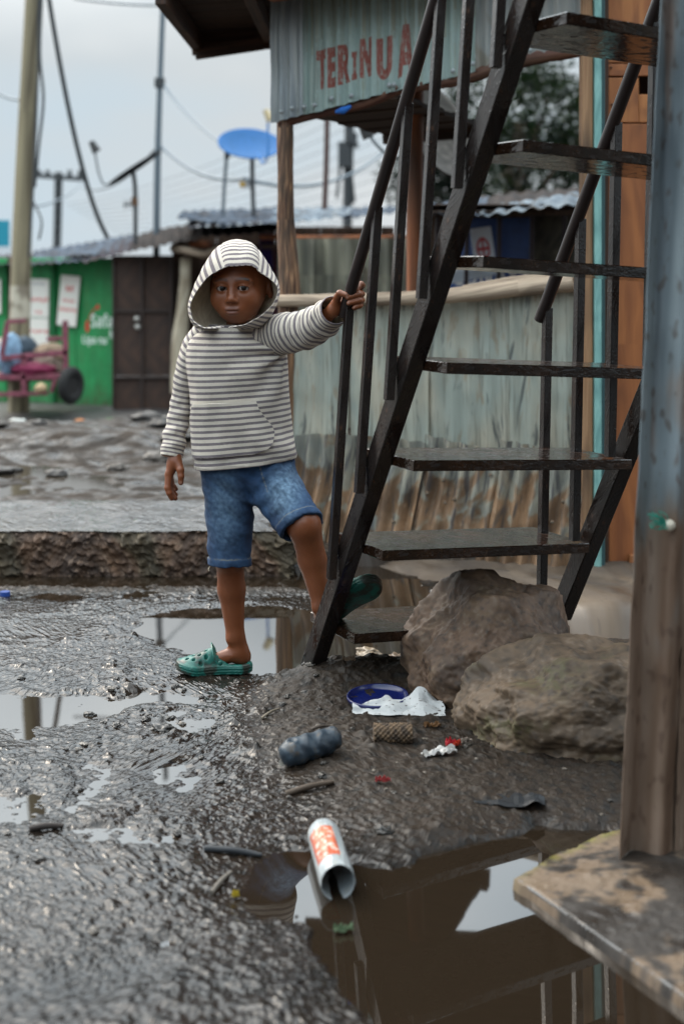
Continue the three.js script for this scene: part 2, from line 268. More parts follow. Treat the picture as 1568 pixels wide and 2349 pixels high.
const pipeMat = M({ map: dataTex(128, 128, (u, v) => mixc(hex(0x1f1918), hex(0x2d2422), clamp(0.5 + 1.5 * pn(u, v, 7, 3, 3))), true, [4, 2]), roughness: 0.3 });

// ---------------------------------------------------------------- staircase: rises towards the camera and to the right
const STEP = V(0.065, 0.2285, 0.13);                            // one rise along the flight
const ACROSS = V(0.516, -0.034, -0.258);                        // from the left string to the right one; the flight hangs a little to the right
const stairs = thing('steel_staircase', 'steep dark steel staircase with pipe handrails and seven wet plate treads', 'staircase', V(-0.05, 0, -3.65));
{
  const T1 = V(-0.021, 0.167, -3.55), O = stairs.position;
  const rel = (g) => g.translate(-O.x, -O.y, -O.z);
  const up = STEP.clone().normalize(), side = ACROSS.clone().normalize(), run = V(STEP.x, 0, STEP.z).normalize();
  const at = (n, a = 0) => T1.clone().addScaledVector(STEP, n).addScaledVector(ACROSS, a);
  const face = new THREE.Vector3().crossVectors(side, up).normalize();
  // strings: rectangular tube, its narrow face towards the viewer
  const sl = at(0).addScaledVector(side, -0.020).addScaledVector(face, -0.008);
  const s0 = sl.clone().addScaledVector(STEP, -0.76), s1 = sl.clone().addScaledVector(STEP, 9.2);
  part('stringer', rel(bar(s0, s1, 0.040, 0.052, face, 0.003)), steel, stairs);
  const r0 = D(1284, 1410, 3.80), r1 = D(1425, 1060, 3.58), rdir = r1.clone().sub(r0).normalize();
  part('stringer', rel(bar(r0, r0.clone().addScaledVector(rdir, 2.6), 0.042, 0.05, face, 0.003)), steel, stairs);
  // treads: bevelled plates, nosing in front of the strings
  for (let k = 0; k < 8; k++) {
    const L = (k === 0 ? 0.50 : 0.585) + (k > 1 ? 0.02 : 0), dep = 0.245, th = 0.021, cut = 0.0;
    const sh = new THREE.Shape(); sh.moveTo(cut, 0); sh.lineTo(L, 0); sh.lineTo(L, -dep); sh.lineTo(0, -dep); sh.lineTo(0, -0.0); sh.closePath();
    const g = new THREE.ExtrudeGeometry(sh, { depth: th, bevelEnabled: true, bevelSize: 0.0018, bevelThickness: 0.0018, bevelSegments: 1 });
    // shape x -> across, shape y -> run, extrude -> up
    const upT = new THREE.Vector3().crossVectors(run, side).normalize(); if (upT.y < 0) upT.negate();
    const runT = new THREE.Vector3().crossVectors(upT, side).normalize(), sg = Math.sign(runT.dot(run)); if (sg < 0) { g.scale(1, -1, 1); const ix = g.attributes.position.array, nn = g.attributes.normal.array; for (let q = 0; q < ix.length; q += 9) for (let e = 0; e < 3; e++) { const t = ix[q + 3 + e]; ix[q + 3 + e] = ix[q + 6 + e]; ix[q + 6 + e] = t; } g.computeVertexNormals(); }
    g.applyMatrix4(new THREE.Matrix4().makeBasis(side, runT, upT));
    metric(g);
    const p = at(k).addScaledVector(run, 0.112 ).addScaledVector(side, 0.001).add(V(0, -0.012, 0)); g.translate(p.x, p.y, p.z);
    part('tread', rel(g), treadMat, stairs);
    // weld lumps where the tread meets the string
    const wl = new THREE.IcosahedronGeometry(0.007, 1); wl.scale(0.8, 1, 2.2); const q = at(k).addScaledVector(run, 0.0); wl.translate(q.x, q.y - 0.004, q.z); metric(wl); part('weld', rel(wl), steel, stairs);
  }
  // handrails
  const railL = V(0.014, 0.985, -3.45), railR = V(0.529, 0.966, -3.71);
  const lowL = railL.clone().addScaledVector(STEP, -0.16);
  part('handrail', rel(tube([lowL, railL, railL.clone().addScaledVector(STEP, 3), railL.clone().addScaledVector(STEP, 6)], 0.0148, 20, 18)), pipeMat, stairs);
  part('handrail', rel(tube([railR.clone().addScaledVector(STEP, -0.17), railR, railR.clone().addScaledVector(STEP, 3), railR.clone().addScaledVector(STEP, 6)], 0.0162, 20, 18)), pipeMat, stairs);
  // balusters: square tube welded to the outer face of the left string, the inner face of the right one
  for (let n = 0; n < 7; n++) {
    const a = railL.clone().addScaledVector(STEP, n).add(V(0.004, -0.006, -0.004)), b = V(-0.024, 0.345, -3.43).addScaledVector(STEP, n);
    part('baluster', rel(bar(b.clone().addScaledVector(a.clone().sub(b).normalize(), -0.03), a, 0.0205, 0.0205, V(0.35, 0, 1).normalize(), 0.002)), steel, stairs);
    const c = railR.clone().addScaledVector(STEP, n).add(V(0.006, -0.006, -0.004)), e = V(0.518, 0.17, -3.71).addScaledVector(STEP, n);
    part('baluster', rel(bar(e.clone().add(V(0, -0.02, 0)), c, 0.0215, 0.0215, V(0.45, 0, 1).normalize(), 0.002)), steel, stairs);
  }
}

// ---------------------------------------------------------------- concrete kerb block across the street
const rubbleTex = dataTex(512, 512, (u, v) => { const a = pn(u, v, 8, 3, 4), b = pn(u, v, 44, 8, 2), c = pn(u, v, 3, 28, 2); return mixc(mixc(mixc(hex(0x2e2017), hex(0x523b29), clamp(0.5 + a * 1.6)), hex(0x8c7766), sst(0.18, 0.42, b) * 0.6), hex(0x2a2d18), sst(0.1, 0.4, c) * 0.4); }, true, [2.2, 2.2]);
const rubble = M({ map: rubbleTex, roughness: 0.75, bumpMap: dataTex(512, 512, (u, v) => grey(0.5 + 0.45 * pn(u, v, 40, 5, 3)), false, [2.2, 2.2]), bumpScale: 0.012 });
{
  const kerb = thing('kerb_block', 'long rough concrete kerb block with pitted muddy face behind the child', 'kerb', V(-1.6, 0, -4.92));
  const x0 = -2.9, x1 = -0.171, top = 0.150;
  const rg = (x, y) => 0.030 * fbm(x * 9, y * 11, 3, 4) + 0.020 * sst(0.05, 0.35, fbm(x * 34, y * 38, 6, 2)) + 0.008 * fbm(x * 80, y * 80, 9, 1);
  const face = sheet(460, 40, (u, v) => {                       // front face rolling over the top arris, and the broken right end
    const s = u * 1.06, x = Math.min(lerp(x0, x1, s), x1), end = Math.max(0, s - 1) / 0.06, y = lerp(-0.05, top, v), e = 0.02 * sst(0.75, 1, v) ** 2;
    return V(x + rg(x + 3 + end, y) * (s > 0.97 ? 0.8 : 0) - e * end - 0 - kerb.position.x, y + 0.010 * fbm(x * 7, 2, 5, 3) * v - kerb.position.y, -4.90 + rg(x, y) + 0.02 * (1 - v) - e - end * 0.75 - kerb.position.z);
  }, (u, v) => [u * 2.75, v * 0.2]);
  part('face', face, rubble, kerb);
  const wet = M({ map: dataTex(512, 512, (u, v) => { const a = pn(u, v, 6, 31, 4), b = pn(u, v, 50, 8, 2); return mixc(mixc(hex(0x2c2825), hex(0x433d38), clamp(0.5 + a * 1.5)), hex(0x807870), sst(0.2, 0.5, b) * 0.5); }, true, [3, 1.2]), roughnessMap: dataTex(512, 256, (u, v) => grey(clamp(0.16 + 0.6 * pn(u, v, 8, 33, 3), 0.05, 0.7)), false, [3, 1.4]), roughness: 1, bumpMap: dataTex(512, 512, (u, v) => grey(0.5 + 0.5 * pn(u, v, 40, 6, 3)), false, [4, 1.6]), bumpScale: 0.006 });
  part('top', sheet(220, 40, (u, v) => { const x = lerp(x0, x1 - 0.01, u), d = lerp(4.908, 5.9, v); return V(x - kerb.position.x, top + 0.010 * fbm(x * 7, 2, 5, 3) + 0.012 * fbm(x * 3, d * 4, 8, 3) * v - 0.06 * sst(0.6, 1, v) + 0.004 * fbm(x * 30, d * 24, 4, 2), -d - kerb.position.z); }, (u, v) => [u, v]), wet, kerb);
}

// ---------------------------------------------------------------- cement apron in front of the stall
const cement = M({ map: dataTex(512, 512, (u, v) => { const a = pn(u, v, 4, 41, 4), b = pn(u, v, 40, 8, 2); return mixc(mixc(hex(0x3d342c), hex(0x5f5244), clamp(0.5 + a * 1.5)), hex(0x3d342c), sst(0.15, 0.45, pn(u, v, 9, 45, 3)) * 0.7 + sst(0.3, 0.5, b) * 0.3); }, true, [2, 1]), roughness: 0.95, roughnessMap: dataTex(256, 256, (u, v) => grey(clamp(0.75 + 0.9 * pn(u, v, 7, 43, 3), 0.2, 1)), false, [2, 1]), bumpMap: dataTex(512, 512, (u, v) => grey(0.5 + 0.4 * pn(u, v, 24, 46, 4)), false, [2, 1]), bumpScale: 0.003 });
struct('cement_apron', sheet(130, 40, (u, v) => {
  const x = lerp(-0.28, 1.7, u), dt = lerp(5.42, 4.85, sst(0, 1, (x + 0.28) / 1.3)), db = lerp(5.10, 3.90, sst(0, 0.75, (x + 0.05) / 1.1)) - 0.03 * fbm(x * 5, 1, 3, 3), d = lerp(db, dt, v);
  const R = sst(0.35, 0.75, x), h = lerp(lerp(-0.02, 0.02, sst(0, 0.5, v)), lerp(-0.02, 0.11, sst(0, 0.16, v)) - 0.085 * sst(0.15, 1, v), R); return V(x, h + 0.012 * fbm(x * 6, d * 6, 4, 3) + 0.003 * Math.sin(v * 9 + x * 6) * (x > 0.55 ? 1 : 0.2), -d - (v === 1 ? 0.3 : 0));
}, (u, v) => [u * 1.5, v * 0.6]), cement);

// ---------------------------------------------------------------- front slab at the lower right, standing in the puddle
{
  const slab = thing('concrete_slab', 'low concrete slab with mossy corner under the rusty sheet post', 'slab', V(0.6, 0, -2.3));
  const P = [[1180, 2058], [1215, 2030], [1290, 1992], [1350, 1968], [1425, 1938]].map(([a, b]) => G(a, b - 18)), Q = [[1180, 2058], [1568, 2338], [1760, 2475]].map(([a, b]) => G(a, b - 18));
  const pt = [...P.slice().reverse(), ...Q.slice(1), [1.3, 1.8], [1.3, 2.62]];
  const inside = (x, d) => -polySd(pt, x, d);
  // a grid clipped by height: the top sinks below the water outside the outline
  const mat = M({ map: dataTex(512, 512, (u, v) => { const x = lerp(0.2, 1.3, u), d = lerp(1.75, 2.75, v), a = fbm(x * 6, d * 6, 2, 5) + 0.25 * fbm(x * 30, d * 30, 12, 3), b = fbm(x * 40, d * 40, 4, 3), e = inside(x, d); let c = mixc(hex(0x2b2622), hex(0x665646), sst(-0.03, 0.14, a + 0.01)); c = mixc(c, hex(0x302b28), sst(0.1, 0.4, b) * 0.6); return mixc(c, hex(0x6d6a2c), sst(0.035, 0.0, e) * sst(2.40, 2.55, d) * 0.8 * clamp(0.6 + b * 2)); }), roughnessMap: dataTex(256, 256, (u, v) => grey(clamp(0.55 + 0.9 * fbm(u * 9, v * 8, 5, 3), 0.2, 0.95)), false), roughness: 1, bumpMap: dataTex(512, 512, (u, v) => grey(0.5 + 0.45 * fbm(u * 50, v * 46, 5, 3)), false), bumpScale: 0.008 });
  part('top', sheet(230, 210, (u, v) => { const x = lerp(0.2, 1.3, u), d = lerp(1.75, 2.75, v), e = inside(x, d) + (d > 2.42 ? 0.012 * fbm(x * 22, d * 22, 3, 3) : 0.002 * fbm(x * 22, d * 22, 3, 2)); return V(x - 0.6, lerp(-0.02, 0.020, sst(-0.004, 0.003, e)) + sst(0, 0.2, e) * 0.025 + (e > 0 ? 0.006 * fbm(x * 12, d * 12, 6, 4) : 0), -d + 2.3); }, (u, v) => [u, v]), mat, slab);
  // trowelled nosing along the straight edge
  const n0 = V(Q[0][0] + 0.004, 0.016, -Q[0][1]), n1 = V(Q[2][0] + 0.004, 0.016, -Q[2][1]);
  part('edge_strip', tube([n0, n0.clone().lerp(n1, 0.5).add(V(0.002, 0.001, 0)), n1], 0.0028, 60, 8, 0.3, 60).translate(-0.6, 0, 2.3), M({ map: dataTex(64, 64, (u, v) => grey(0.36 + 0.2 * pn(u, v, 12, 3))), roughness: 0.5 }), slab);
}

// ---------------------------------------------------------------- boulders
const ridged = (x, y, z, o = 4) => { let a = 1, s = 0, t = 0; for (let i = 0; i < o; i++) { s += a * (1 - 2 * Math.abs(n3(x, y, z + i * 5))); t += a; a *= 0.5; x *= 2.1; y *= 2.1; z *= 2.1; } return s / t; };
function boulder(name, label, c, r, sd, mossy, colA, colB, planes) {
  const g = mergeVertices(new THREE.IcosahedronGeometry(1, 46).deleteAttribute('uv').deleteAttribute('normal'));
  const p = g.attributes.position; planes = planes.map(([x, y, z, h]) => [V(x, y, z).normalize(), h]);
  for (let i = 0; i < p.count; i++) {
    const v = V(p.getX(i), p.getY(i), p.getZ(i)).normalize(); let k = 1.12;
    const w = V(v.x + 0.10 * n3(v.x * 3, v.y * 3, v.z * 3 + sd), v.y + 0.10 * n3(v.x * 3 + 9, v.y * 3, v.z * 3), v.z + 0.10 * n3(v.x * 3, v.y * 3 + 9, v.z * 3));
    for (const [n, h] of planes) { const t = w.dot(n); if (t > 0.01) k = smin(k, h / t, 0.07); }
    k *= 1 + 0.06 * fbm(v.x * 2.5 + sd, v.y * 2.5, v.z * 2.5, 3) + 0.045 * ridged(v.x * 3.4 + sd, v.y * 3.4, v.z * 3.4, 4) + 0.032 * fbm(v.x * 16, v.y * 16 + sd, v.z * 16, 3) + 0.016 * fbm(v.x * 46, v.y * 46 + sd, v.z * 46, 2);
    p.setXYZ(i, v.x * k * r.x, v.y * k * r.y, v.z * k * r.z);
  }
  g.computeVertexNormals();
  paint(g, (x, y, z) => { const a = fbm(x * 9 + sd, y * 9, z * 9, 4), b = fbm(x * 60, y * 60 + sd, z * 60, 3), e = fbm(x * 150, y * 150, z * 150 + sd, 2), m = sst(0.02, 0.28, fbm(x * 8, y * 8, z * 8 + sd * 3, 4)) * mossy; let q = mixc(colA, colB, clamp(0.5 + a * 1.8 + b * 0.6)); q = mixc(q, [0.020, 0.015, 0.011], clamp(-b * 1.6 - e * 0.8 - 0.1)); q = mixc(q, [0.22, 0.17, 0.13], sst(0.2, 0.55, b + e * 0.5) * 0.45); return mixc(q, [0.060, 0.062, 0.018], m * clamp(0.5 + b * 2.5)); });
  const m = solo(name, g, M({ vertexColors: true, roughness: 0.66 }), label, 'rock');
  m.position.copy(c); return m;
}
boulder('boulder', 'large brown boulder with sharp ridge standing against the bottom treads', V(0.366, 0.098, -3.45), V(0.222, 0.218, 0.19), 3, 0.12, [0.056, 0.031, 0.018], [0.135, 0.078, 0.046], [[-0.72, 0.66, 0.30, 0.74], [-0.30, 0.45, 0.9, 0.76], [0.85, 0.30, 0.20, 0.82], [0.20, 1, 0.10, 0.84], [-1, 0.0, 0.3, 0.80], [-0.35, -0.4, 0.9, 0.78], [0.6, -0.3, 0.8, 0.78], [0, 0.2, -1, 0.8], [0.62, 0.72, 0.5, 0.80], [0.55, 0.15, 0.95, 0.76], [-0.7, -0.5, 0.5, 0.8]]);
boulder('boulder', 'greenish mossy boulder lying in front of the ridged one', V(0.545, 0.070, -3.14), V(0.285, 0.182, 0.18), 8, 0.6, [0.054, 0.034, 0.019], [0.122, 0.080, 0.048], [[-0.62, 0.72, 0.25, 0.76], [0.1, 0.45, 1, 0.74], [-1, 0.1, 0.35, 0.80], [0.15, 1, 0.1, 0.79], [-0.55, -0.1, 0.9, 0.80], [0.4, -0.3, 1, 0.80], [0.7, 0.8, 0.2, 0.84], [0, 0.3, -1, 0.8], [1, 0, 0.2, 0.9], [-0.3, 0.75, 0.7, 0.80]]);

// ---------------------------------------------------------------- the stall: iron skirt, log counter, painted sign, posts and roof
const woodSoot = M({ map: woodTex(0x2a1d15, 0x46301f, 53, [3, 1]), roughness: 0.85 });
const FARTHER = 1.12, SINK = -0.13;                             // the stall, its roof and the house were set out at a smaller size first
const STALL_L = V(-0.224, SINK, -5.354), STALL_R = V(0.84, SINK, -4.95), STALL_W = STALL_L.distanceTo(STALL_R) / FARTHER;
const stall = thing('roadside_stall', 'low roadside stall with painted tin sign, log counter and corrugated iron skirt', 'stall', STALL_L, Math.atan2(-(STALL_R.z - STALL_L.z), STALL_R.x - STALL_L.x));
stall.scale.setScalar(FARTHER); stall.updateMatrixWorld(true);
const paintMap = (base, sd, rep) => dataTex(300, 600, (u, v) => {         // old sea-green paint, flaked and streaked, mud splashed on the foot
  const st = pn(u, v * 0.10, 60, sd, 3), a = pn(u, v, 5, sd + 2, 4), f = pn(u, v * 0.5, 22, sd + 6, 4);
  let c = mixc(hex(base), hex(0x9f9a8a), clamp(0.5 + a * 1.7)); c = mixc(c, hex(0x5c5a50), sst(0.05, 0.42, st) * 0.5); c = mixc(c, hex(0x7d6a54), sst(0.16, 0.42, f) * 0.55); return mixc(c, hex(0x2c2f30), sst(0.22, 0.45, pn(u, v * 0.4, 30, sd + 9, 4)) * 0.65);
}, true, rep);
const skirtUp = [7, 19, 31].map((s) => M({ map: paintMap(0x8a9188, s, [1.6, 1]), roughness: 0.6, bumpMap: grainBump, bumpScale: 0.002 }));
const skirtLow = [3, 23].map((s) => M({ map: dataTex(512, 512, (u, v) => { const st = pn(u, v * 0.2, 26, s, 3), a = pn(u, v, 6, s + 3, 4); const mud = sst(0.12, -0.10, v - 0.62 + 0.9 * pn(u, v, 7, s + 21, 4)); let c = mixc(hex(0x6e6f68), hex(0x8e8878), clamp(0.5 + a * 1.6)); c = mixc(c, mixc(hex(0x57422f), hex(0x8a6c50), clamp(0.5 + a * 1.6)), mud); c = mixc(c, hex(0x36363a), sst(0.06, 0.38, st) * 0.65); return mixc(c, hex(0xa08a72), sst(0.2, 0.5, pn(u, v, 18, s + 5, 3)) * 0.45); }, true, [2.4, 1.9]), roughness: 0.65, bumpMap: grainBump, bumpScale: 0.003 }));
{
  const W = STALL_W, lx = (px, d) => { };
  // skirt: four upper sheets, lapped, and four lower ones nailed over their foot
  const ups = [[-0.02, 0.245], [0.235, 0.27], [0.50, 0.285], [0.775, 0.245]];
  ups.forEach(([x, w], i) => { const g = corrugated(w, 0.40, 0.40, 0.93 + 0.055 * x, 0.93 + 0.055 * (x + w), { pitch: 0.060, amp: 0.0065, dent: 0.006, sd: i * 3 + 1, phase: i * 0.3, ny: 30 }); g.translate(x, 0, -0.03 + (i % 2) * 0.007); part('skirt_sheet', g, skirtUp[i % 3], stall); });
  const lows = [[0.045, 0.17], [0.19, 0.31], [0.49, 0.27], [0.745, 0.28]];
  lows.forEach(([x, w], i) => { const g = corrugated(w, 0.045 + 0.04 * x, 0.05 + 0.05 * (x + w), 0.50 + 0.02 * Math.sin(i * 7), 0.49 + 0.02 * Math.cos(i * 5), { pitch: 0.054, amp: 0.0165, dent: 0.010, sd: i * 5 + 2, phase: i * 0.21, ny: 34, ragged: 0.008 }); const p = g.attributes.position; for (let k = 0; k < p.count; k++) { const t = sst(0.5, 0.05, p.getY(k)); p.setZ(k, p.getZ(k) + 0.055 * t); p.setX(k, p.getX(k) - 0.05 * t); } g.translate(x, 0, -0.012 + (i % 2) * 0.006); part('skirt_sheet', toCreasedNormals(g, 0.9), skirtLow[i % 2], stall); });
  seed = 77; for (let i = 0; i < 16; i++) { const s = new THREE.SphereGeometry(0.006, 8, 6); const y = rr(0.16, 0.46), t = sst(0.5, 0.05, y); s.translate(rr(0.2, 0.98), y, 0.004 + 0.055 * t); part('nail_head', s, skirtLow[0], stall); }
  // log counter
  const log = tube([V(-0.06, 0.948, 0), V(0.15, 0.953, 0.012), V(0.4, 0.960, 0.004), V(0.62, 0.974, 0.012), V(0.82, 0.998, 0.006), V(0.985, 1.016, 0.0)], [0.021, 0.020, 0.022, 0.025, 0.028, 0.029], 60, 16, 0.22, 9);
  part('log_rail', log, woodGrey, stall);
  part('log_rail', tube([V(0.62, 0.998, -0.02), V(0.8, 1.022, -0.022), V(0.975, 1.045, -0.02)], [0.006, 0.014, 0.016], 20, 10, 0.3, 14), woodGrey, stall);
  // posts
  part('post', tube([V(-0.005, 0.0, -0.045), V(0.0, 0.7, -0.04), V(0.012, 1.0, -0.036), V(-0.002, 1.22, -0.035), V(0.0, 1.40, -0.03), V(-0.002, 1.66, -0.03)], [0.034, 0.034, 0.036, 0.031, 0.028, 0.027], 50, 16, 0.28, 12), woodPost, stall);
  // back post, dark beam, ceiling
  const inv = new THREE.Matrix4().copy(stall.matrixWorld).invert(), L = (v) => v.applyMatrix4(inv);
  part('post', tube([L(D(955, 1240, 5.8)), L(D(955, 900, 5.8)), L(D(950, 600, 5.8)), L(D(954, 205, 5.8))], [0.033, 0.033, 0.030, 0.028], 40, 14, 0.22, 12), woodOrange, stall);
  const cz = (a) => a;
  for (let i = 0; i < 8; i++) { const z = -0.08 - i * 0.135; const y = 1.600; part('ceiling_board', bar(V(-0.015, y + 0.006 * (i % 2), z), V(0.40, y + 0.02 + 0.006 * (i % 2), z), 0.131, 0.018, V(0, 1, 0)), woodSoot, stall); }
  part('back_beam', bar(V(-0.02, 1.593, -1.10), V(0.42, 1.612, -1.10), 0.05, 0.07, V(0, 1, 0)), woodSoot, stall);
  // crooked pole under the sign edge
  part('eave_pole', tube([V(-0.02, 1.545, -0.02), V(0.10, 1.572, -0.025), V(0.30, 1.607, -0.02), V(0.42, 1.648, -0.02), V(0.60, 1.665, -0.02), V(0.80, 1.715, -0.02), V(1.03, 1.742, -0.02)], [0.016, 0.017, 0.019, 0.022, 0.021, 0.024, 0.02], 60, 12, 0.25, 14), M({ map: woodTex(0x4b2a20, 0x6d4a35, 17, [4, 1]), roughness: 0.7 }), stall);
}
// painted sign sheets
{
  const SW = 1.02, cw = 1536, ch = 640, can = document.createElement('canvas'); can.width = cw; can.height = ch; const c = can.getContext('2d');
  const Y0 = 1.50, Y1 = 2.02, X = (m) => m / SW * cw, Y = (y) => (1 - (y - Y0) / (Y1 - Y0)) * ch;
  c.fillStyle = '#8a9b96'; c.fillRect(0, 0, cw, ch); seed = 4242;
  for (let i = 0; i < 900; i++) { const x = rnd() * cw, w = rr(2, 16), y = rr(-200, ch), h = rr(60, 520); c.globalAlpha = rr(0.03, 0.16); c.fillStyle = ['#7f8f86', '#a9b7ad', '#6b6a58', '#7a6a4a', '#9db0aa', '#5f6c69', '#b5bfb4'][Math.floor(rnd() * 7)]; c.fillRect(x, y, w, h); }
  for (let i = 0; i < 240; i++) { const x = X(rr(0.08, 1.0)), w = rr(2, 14), h = rr(60, 330); c.globalAlpha = rr(0.05, 0.26); c.fillStyle = ['#6f5a34', '#5c4a30', '#7d6c46'][i % 3]; c.fillRect(x, -10, w, h); }
  c.globalAlpha = 1; c.fillStyle = '#7d3f33';
  const letter = (s, x, yb, h, wx) => { c.save(); c.translate(X(x), Y(yb)); c.transform(1, -0.16, 0, 1, 0, 0); c.font = 'bold 100px sans-serif'; const m = c.measureText(s).width; c.scale(X(wx) / m, h / (Y1 - Y0) * ch / 72); c.fillText(s, 0, 0); c.strokeStyle = '#7d3f33'; c.lineWidth = 7; c.strokeText(s, 0, 0); c.restore(); };
  // lettering as it stands on the tin, from the left
  [['T', 0.131, 1.655, 0.118, 0.033], ['E', 0.166, 1.658, 0.122, 0.031], ['R', 0.202, 1.666, 0.120, 0.044], ['I', 0.254, 1.680, 0.085, 0.016], ['N', 0.280, 1.684, 0.118, 0.048], ['U', 0.334, 1.676, 0.125, 0.062], ['A', 0.412, 1.684, 0.155, 0.050]].forEach((a) => letter(...a));
  for (let i = 0; i < 1100; i++) { c.globalAlpha = rr(0.15, 0.7); c.fillStyle = ['#8fa5a0', '#8a9c94', '#98aaa4'][i % 3]; c.fillRect(X(rr(0.12, 0.48)), Y(rr(1.63, 1.86)), rr(1, 5), rr(3, 22)); }
  c.globalAlpha = 1;
  const t = new THREE.CanvasTexture(can); t.colorSpace = THREE.SRGBColorSpace;
  const mat = M({ map: t, roughness: 0.55 }), zinc = M({ map: dataTex(256, 256, (u, v) => mixc(hex(0x7d8488), hex(0xa6a9a6), clamp(0.5 + 1.4 * pn(u, v * 0.2, 14, 3, 3))), true, [4, 1]), roughness: 0.45, metalness: 0.35 });
  const yb = (x) => 1.5555 + 0.192 * x / 1.016 + 0.004 * Math.sin(x * 40), fix = (g) => { const p = g.attributes.position, uv = g.attributes.uv; for (let i = 0; i < p.count; i++) uv.setXY(i, p.getX(i) / SW, (p.getY(i) - Y0) / (Y1 - Y0)); return g; };
  const piece = (x, w, m, z, o) => { const g = corrugated(w, yb(x), yb(x + w), 2.04, 2.06, o); g.translate(x, 0, z); return part('sign_sheet', m === mat ? fix(g) : g, m, stall); };
  piece(-0.035, 0.115, zinc, 0.012, { pitch: 0.036, amp: 0.008, sd: 3, nx: 10 });
  piece(0.07, 0.064, mat, 0.004, { pitch: 0.04, amp: 0.006, sd: 5 });
  piece(0.126, 0.222, mat, 0.014, { pitch: 0.040, amp: 0.0075, sd: 7, dent: 0.004 });
  piece(0.340, 0.33, mat, 0.006, { pitch: 0.042, amp: 0.0075, sd: 9, dent: 0.004 });
  piece(0.66, 0.365, M({ map: dataTex(256, 256, (u, v) => mixc(mixc(hex(0x777c7b), hex(0x9c9c96), clamp(0.5 + 1.5 * pn(u, v * 0.15, 18, 8, 3))), hex(0x6d6354), sst(0.1, 0.4, pn(u, v, 5, 4, 3)) * 0.6), true, [2.5, 1.5]), roughness: 0.5, metalness: 0.2 }), -0.004, { pitch: 0.046, amp: 0.006, sd: 11 });
  for (const x of [0.005, 0.045, 0.088, 0.125, 0.185, 0.255, 0.385, 0.402, 0.60, 0.665, 0.85]) { const s = new THREE.SphereGeometry(0.0085, 10, 8); s.scale(1, 1, 0.6); s.translate(x, yb(x) + 0.024, 0.022); part('nail_cap', s, zinc, stall); }
  const rag = tube([V(0.20, 1.573, 0.018), V(0.225, 1.577, 0.026), V(0.252, 1.590, 0.016)], [0.006, 0.012, 0.005], 12, 8, 0.4, 40); part('blue_rag', rag, M({ color: 0x1d5fae, roughness: 0.8 }), stall, 'scrap of blue plastic caught under the sign');
}
// roof over the stall: boards on rafters, open to the left, sheets on top
{
  const roof = thing('stall_roof', 'dark plank roof with tin sheets overhanging the painted sign', 'roof', V(-0.2, 1.9, -4.8), 0);
  const O = roof.position, rel = (g) => g.translate(-O.x, -O.y, -O.z);
  const yR = (x) => 1.972 + 0.085 * (x + 0.6);                                  // rises gently to the right
  for (let i = 2; i < 13; i++) { const d = 4.22 + i * 0.158, x0 = i < 9 ? -0.575 + 0.02 * Math.sin(i * 5) : -0.16; part('roof_board', rel(bar(V(x0, yR(x0), -d), V(2.4, yR(2.4), -d), 0.152, 0.02, V(0, 1, 0))), woodSoot, roof); }
  part('fascia', rel(bar(V(-0.58, yR(-0.58) - 0.055, -5.50), V(0.9, yR(0.9) - 0.055, -5.50), 0.022, 0.085, V(0, 1, 0))), woodDark, roof);
  part('rafter', rel(bar(V(-0.57, yR(-0.57) - 0.05, -4.48), V(-0.555, yR(-0.57) - 0.05, -5.48), 0.035, 0.07, V(0, 1, 0))), woodDark, roof);
  part('rafter', rel(bar(V(-0.30, yR(-0.3) - 0.045, -4.48), V(-0.28, yR(-0.3) - 0.045, -5.48), 0.04, 0.06, V(0, 1, 0))), woodDark, roof);
  part('beam', rel(bar(V(-0.235, yR(-0.2) - 0.052, -4.60), V(0.9, yR(0.9) - 0.06, -4.24), 0.055, 0.065, V(0, 1, 0))), woodOrange, roof);
  part('beam', rel(bar(V(-0.27, yR(-0.2) - 0.066, -5.34), V(-0.05, yR(0) - 0.066, -5.30), 0.05, 0.06, V(0, 1, 0))), woodOrange, roof);
  // torn strips of tin and a second hanging board under the eave
  part('fascia', rel(bar(V(-0.56, yR(-0.56) - 0.10, -5.44), V(-0.30, yR(-0.3) - 0.085, -5.43), 0.016, 0.05, V(0, 1, 0))), woodDark, roof);
  for (let i = 0; i < 5; i++) { const g = plate(10, 6, (u, v) => V(-0.60 + 0.012 * n3(u * 4, i, 1) + 0.02 * v * n3(u * 5, v * 3, i), yR(-0.6) + 0.02 - v * (0.05 + 0.05 * Math.abs(n3(u * 6, i * 3, 2))), -4.45 - i * 0.21 - u * 0.21), null, 0.001); part('tin_flashing', rel(g), woodSoot, roof); }
  const tin = M({ map: dataTex(256, 256, (u, v) => mixc(hex(0x6c7276), hex(0x9a9c9a), clamp(0.5 + 1.4 * pn(u, v, 8, 3, 3))), true, [2, 2]), roughness: 0.5, metalness: 0.4 });
  for (let i = 0; i < 4; i++) { const g = corrugated(0.80, 4.44, 4.45, i ? 6.22 : 5.60, i ? 6.20 : 5.58, { pitch: 0.076, amp: 0.009, sd: 20 + i }); g.rotateX(-Math.PI / 2); g.rotateZ(0.0997); const x = -0.60 + i * 0.76; g.translate(x, yR(x) + 0.024 + (i % 2) * 0.004, 0); part('roof_sheet', rel(g), tin, roof); }
  roof.scale.setScalar(FARTHER); roof.position.multiplyScalar(FARTHER).add(V(0, SINK, 0));
}
